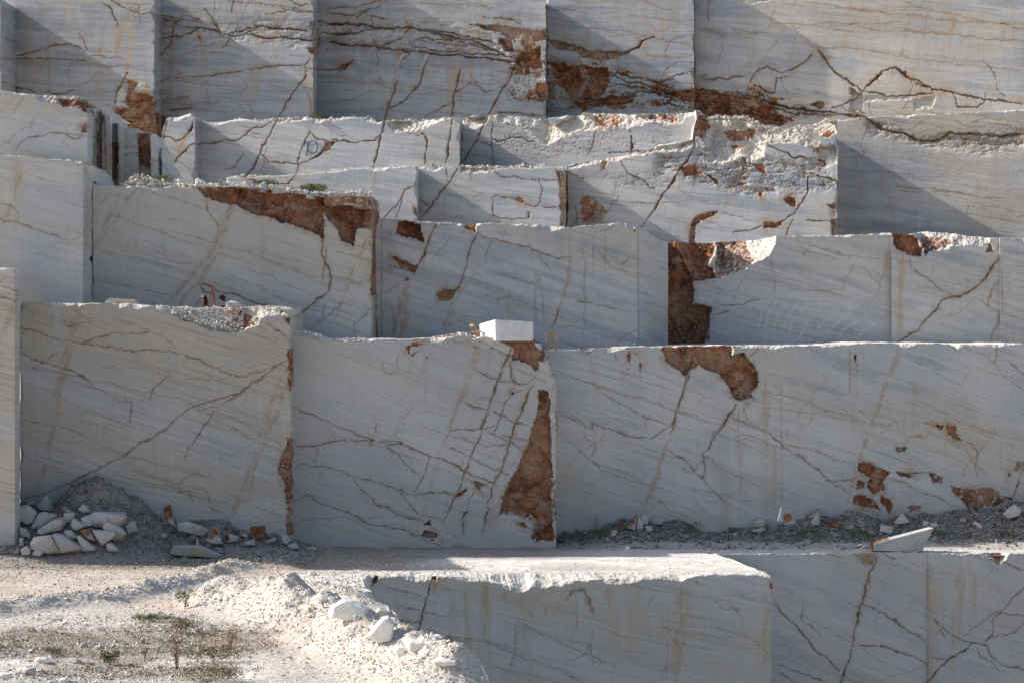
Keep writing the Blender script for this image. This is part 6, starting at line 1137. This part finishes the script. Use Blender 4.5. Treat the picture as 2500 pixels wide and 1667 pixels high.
# ------------------------------------------------------------------ weeds
def foliage(bm, c, rx, ry, rz, n, ls, r, up=.3):
    for k in range(n):
        a = r.random()*6.283; q = r.random()**.5; h = r.random()
        p = Vector((c[0]+math.cos(a)*q*rx*(1-.5*h), c[1]+math.sin(a)*q*ry*(1-.5*h), c[2]+h*rz))
        d = Vector((r.gauss(0, 1), r.gauss(0, 1), up+abs(r.gauss(0, .8)))).normalized()*ls*r.uniform(.5, 1.4); s_ = d.cross(Vector((r.gauss(0, 1), r.gauss(0, 1), r.gauss(0, 1)))).normalized()*ls*.22
        v = [bm.verts.new(p), bm.verts.new(p+d*.5+s_), bm.verts.new(p+d), bm.verts.new(p+d*.5-s_)]; bm.faces.new(v)
def plant(name, label, cat, px, py, Y, wpx, hpx, mat, n=160, ls=.07, stems=0, smat=None, seed=1, group=None, z=None):
    r = random.Random(seed); X, Y, Zc = wp(px, py, Y)
    if z is not None: Zc = z
    e = empty(name, (X, Y, Zc)); w_ = wpx*Y/F; h_ = hpx*Y/F
    bm = bmesh.new()
    for k in range(max(1, n//25)):
        foliage(bm, (r.uniform(-.5, .5)*w_, r.uniform(-.35, .35)*w_, r.uniform(0, .55)*h_ if not stems else r.uniform(.1, .75)*h_), w_*.22, w_*.2, h_*.45, 25, ls, r)
    me = bpy.data.meshes.new('foliage'); bm.to_mesh(me); bm.free(); link('foliage', me, M[mat], e)
    if stems:
        def fn(bm):
            for k in range(stems):
                a = Vector((r.gauss(0, .02), r.gauss(0, .02), 0)); b = Vector((r.gauss(0, .22)*w_, r.gauss(0, .15)*w_, h_*r.uniform(.7, 1.0))); m_ = (a+b)/2+Vector((r.gauss(0, .03), 0, 0))
                bar(bm, a, m_, .012, .012); bar(bm, m_, b, .008, .008)
                for q in range(5):
                    t = r.uniform(.3, .95); p0 = a+(b-a)*t; bar(bm, p0, p0+Vector((r.gauss(0, .08), r.gauss(0, .06), r.uniform(.02, .10))), .006, .006)
        mk('stem', fn, M[smat or mat], e, 0)
    tag(e, label, cat, group); return e
def gp(px, py):
    return hit(px, py)
def fplant(label, z, s, mat, n, ls, stems=0, smat=None, seed=1, name='weed', cat='weed'):
    (xa, ya), (xb, yb) = z(s); Y = gp((xa+xb)/2, yb); return plant(name, label, cat, (xa+xb)/2, yb, Y, xb-xa, yb-ya, mat, n, ls, stems, smat, seed)
fplant('spindly green weed standing alone on the sandy ground', Z7, '1190,815 1305,925', 'leaf', 200, .08, 6, 'leaf', 1)
fplant('low green mat of weed left of the dry patch on the near ground', Z7, '920,970 1150,1020', 'leaf', 1300, .06, 5, 'dry', 2)
fplant('olive trailing weed running down right from the green mat', Z7, '1150,990 1365,1095', 'dry', 1300, .06, 6, 'dry', 3)
fplant('tall red-stemmed weed in the bottom left foreground', Z7, '1150,1090 1235,1335', 'redweed', 340, .055, 9, 'redweed', 4)
fplant('smaller red-stemmed weed right of the tall one', Z7, '1520,1070 1600,1200', 'redweed', 240, .05, 6, 'redweed', 5)
fplant('short red weed left of the tall red-stemmed one', Z7, '955,1190 1000,1260', 'redweed', 90, .04, 4, 'redweed', 6)
fplant('small tuft on the white ground left of the green mat', Z7, '350,990 425,1018', 'leaf', 170, .045, 0, None, 7)
fplant('dark green bushy weed near the bottom left', Z7, '690,1230 800,1310', 'leaf', 700, .06, 5, 'dry', 8)
fplant('dry reddish tuft above the gravel mound', Z7, '1370,1020 1500,1080', 'dry', 170, .04, 3, 'dry', 9)
fplant('green tuft at the left edge of the weedy patch', Z7, '290,1190 425,1240', 'leaf', 350, .05, 0, None, 10)
fplant('broad olive weed clump at the bottom of the frame', Z7, '1210,1320 1590,1425', 'dry', 2000, .06, 9, 'dry', 11)
fplant('olive clump between the red-stemmed weeds', Z7, '1290,1190 1590,1290', 'dry', 1400, .06, 8, 'dry', 12)
# small bushes on the ledges
plant('bush', 'dark green bush on the right part of the rubble ledge', 'bush', 765, 478, 113.9, 60, 26, 'leaf', 1100, .10, 0, None, 21, z=(HY-476)/F*113.9)
plant('bush', 'green weeds on the left mound of the rubble ledge', 'bush', 372, 455, 114.0, 90, 22, 'leaf', 700, .09, 0, None, 22, z=(HY-449)/F*114)
plant('bush', 'olive tuft in the middle of the rubble ledge', 'bush', 640, 458, 114.3, 60, 22, 'leaf', 420, .09, 0, None, 23, z=(HY-458)/F*114.3)
plant('bush', 'dark tuft growing at the joint above the long cracked face', 'bush', 768, 292, 130.4, 26, 17, 'leaf', 260, .09, 0, None, 24)
plant('bush', 'small tuft in the dark gap between the marble fins', 'bush', 243, 345, 119.2, 14, 24, 'leaf', 160, .08, 0, None, 25)
plant('bush', 'grey-green shrub clinging below the loose triangular slab', 'bush', 2095, 285, 134.6, 36, 22, 'dry', 260, .09, 0, None, 26)
plant('bush', 'tiny tuft on the face beside the brown crack fan at upper right', 'bush', 1720, 193, 137.4, 18, 12, 'leaf', 120, .08, 0, None, 27)
def rp(label, s, mat, n, seed, st=0):
    (xa, ya), (xb, yb) = Z9(s); Y = min(hit((xa+xb)/2, yb), 110.5); plant('weed', label, 'weed', (xa+xb)/2, yb, Y, xb-xa, yb-ya, mat, n, .07, st, mat, seed)
rp('dark scrubby weed left of the cluster with the white spike', '200,890 330,945', 'leaf', 420, 31)
rp('bare twiggy plant near the rust wedge', '205,815 230,925', 'dry', 20, 32, 4)
rp('dry tuft between the spike cluster and the two stacked stones', '660,875 745,925', 'dry', 260, 33, 4)
rp('dark weed in front of the round orange-brown stone', '1210,890 1340,945', 'leaf', 420, 34)
rp('weed at the middle of the right bank, left of the tilted cube', '1480,905 1600,945', 'leaf', 380, 35)
rp('dark weed right of the tilted slab fragment', '1880,905 1960,950', 'leaf', 260, 36)
rp('weed at the left toe of the right bank', '60,915 150,950', 'dry', 260, 37)
rp('weed tuft near the right end of the bank', '2230,905 2300,950', 'leaf', 240, 38)
rp('small dark tuft against the wall above the right bank', '2100,785 2145,815', 'leaf', 140, 39)
# low ground cover in the weedy foreground
bm = bmesh.new(); r = random.Random(5); cnt = 0
while cnt < 1000:
    X = r.uniform(-16, -7); Y = r.uniform(63, 79)
    if float(fbm(np.array([X*.35]), np.array([Y*.35]), 81, 4)[0]) < .0: continue
    z = float(floor_z(np.array([X]), np.array([Y]))[0]); foliage(bm, (X, Y, z), r.uniform(.08, .4), .15, r.uniform(.04, .14), 16, .055, r); cnt += 1
me = bpy.data.meshes.new('ground_cover'); bm.to_mesh(me); bm.free(); tag(link('ground_cover', me, M['dry']), 'thin olive ground cover over the stony foreground', 'ground cover', kind='stuff')
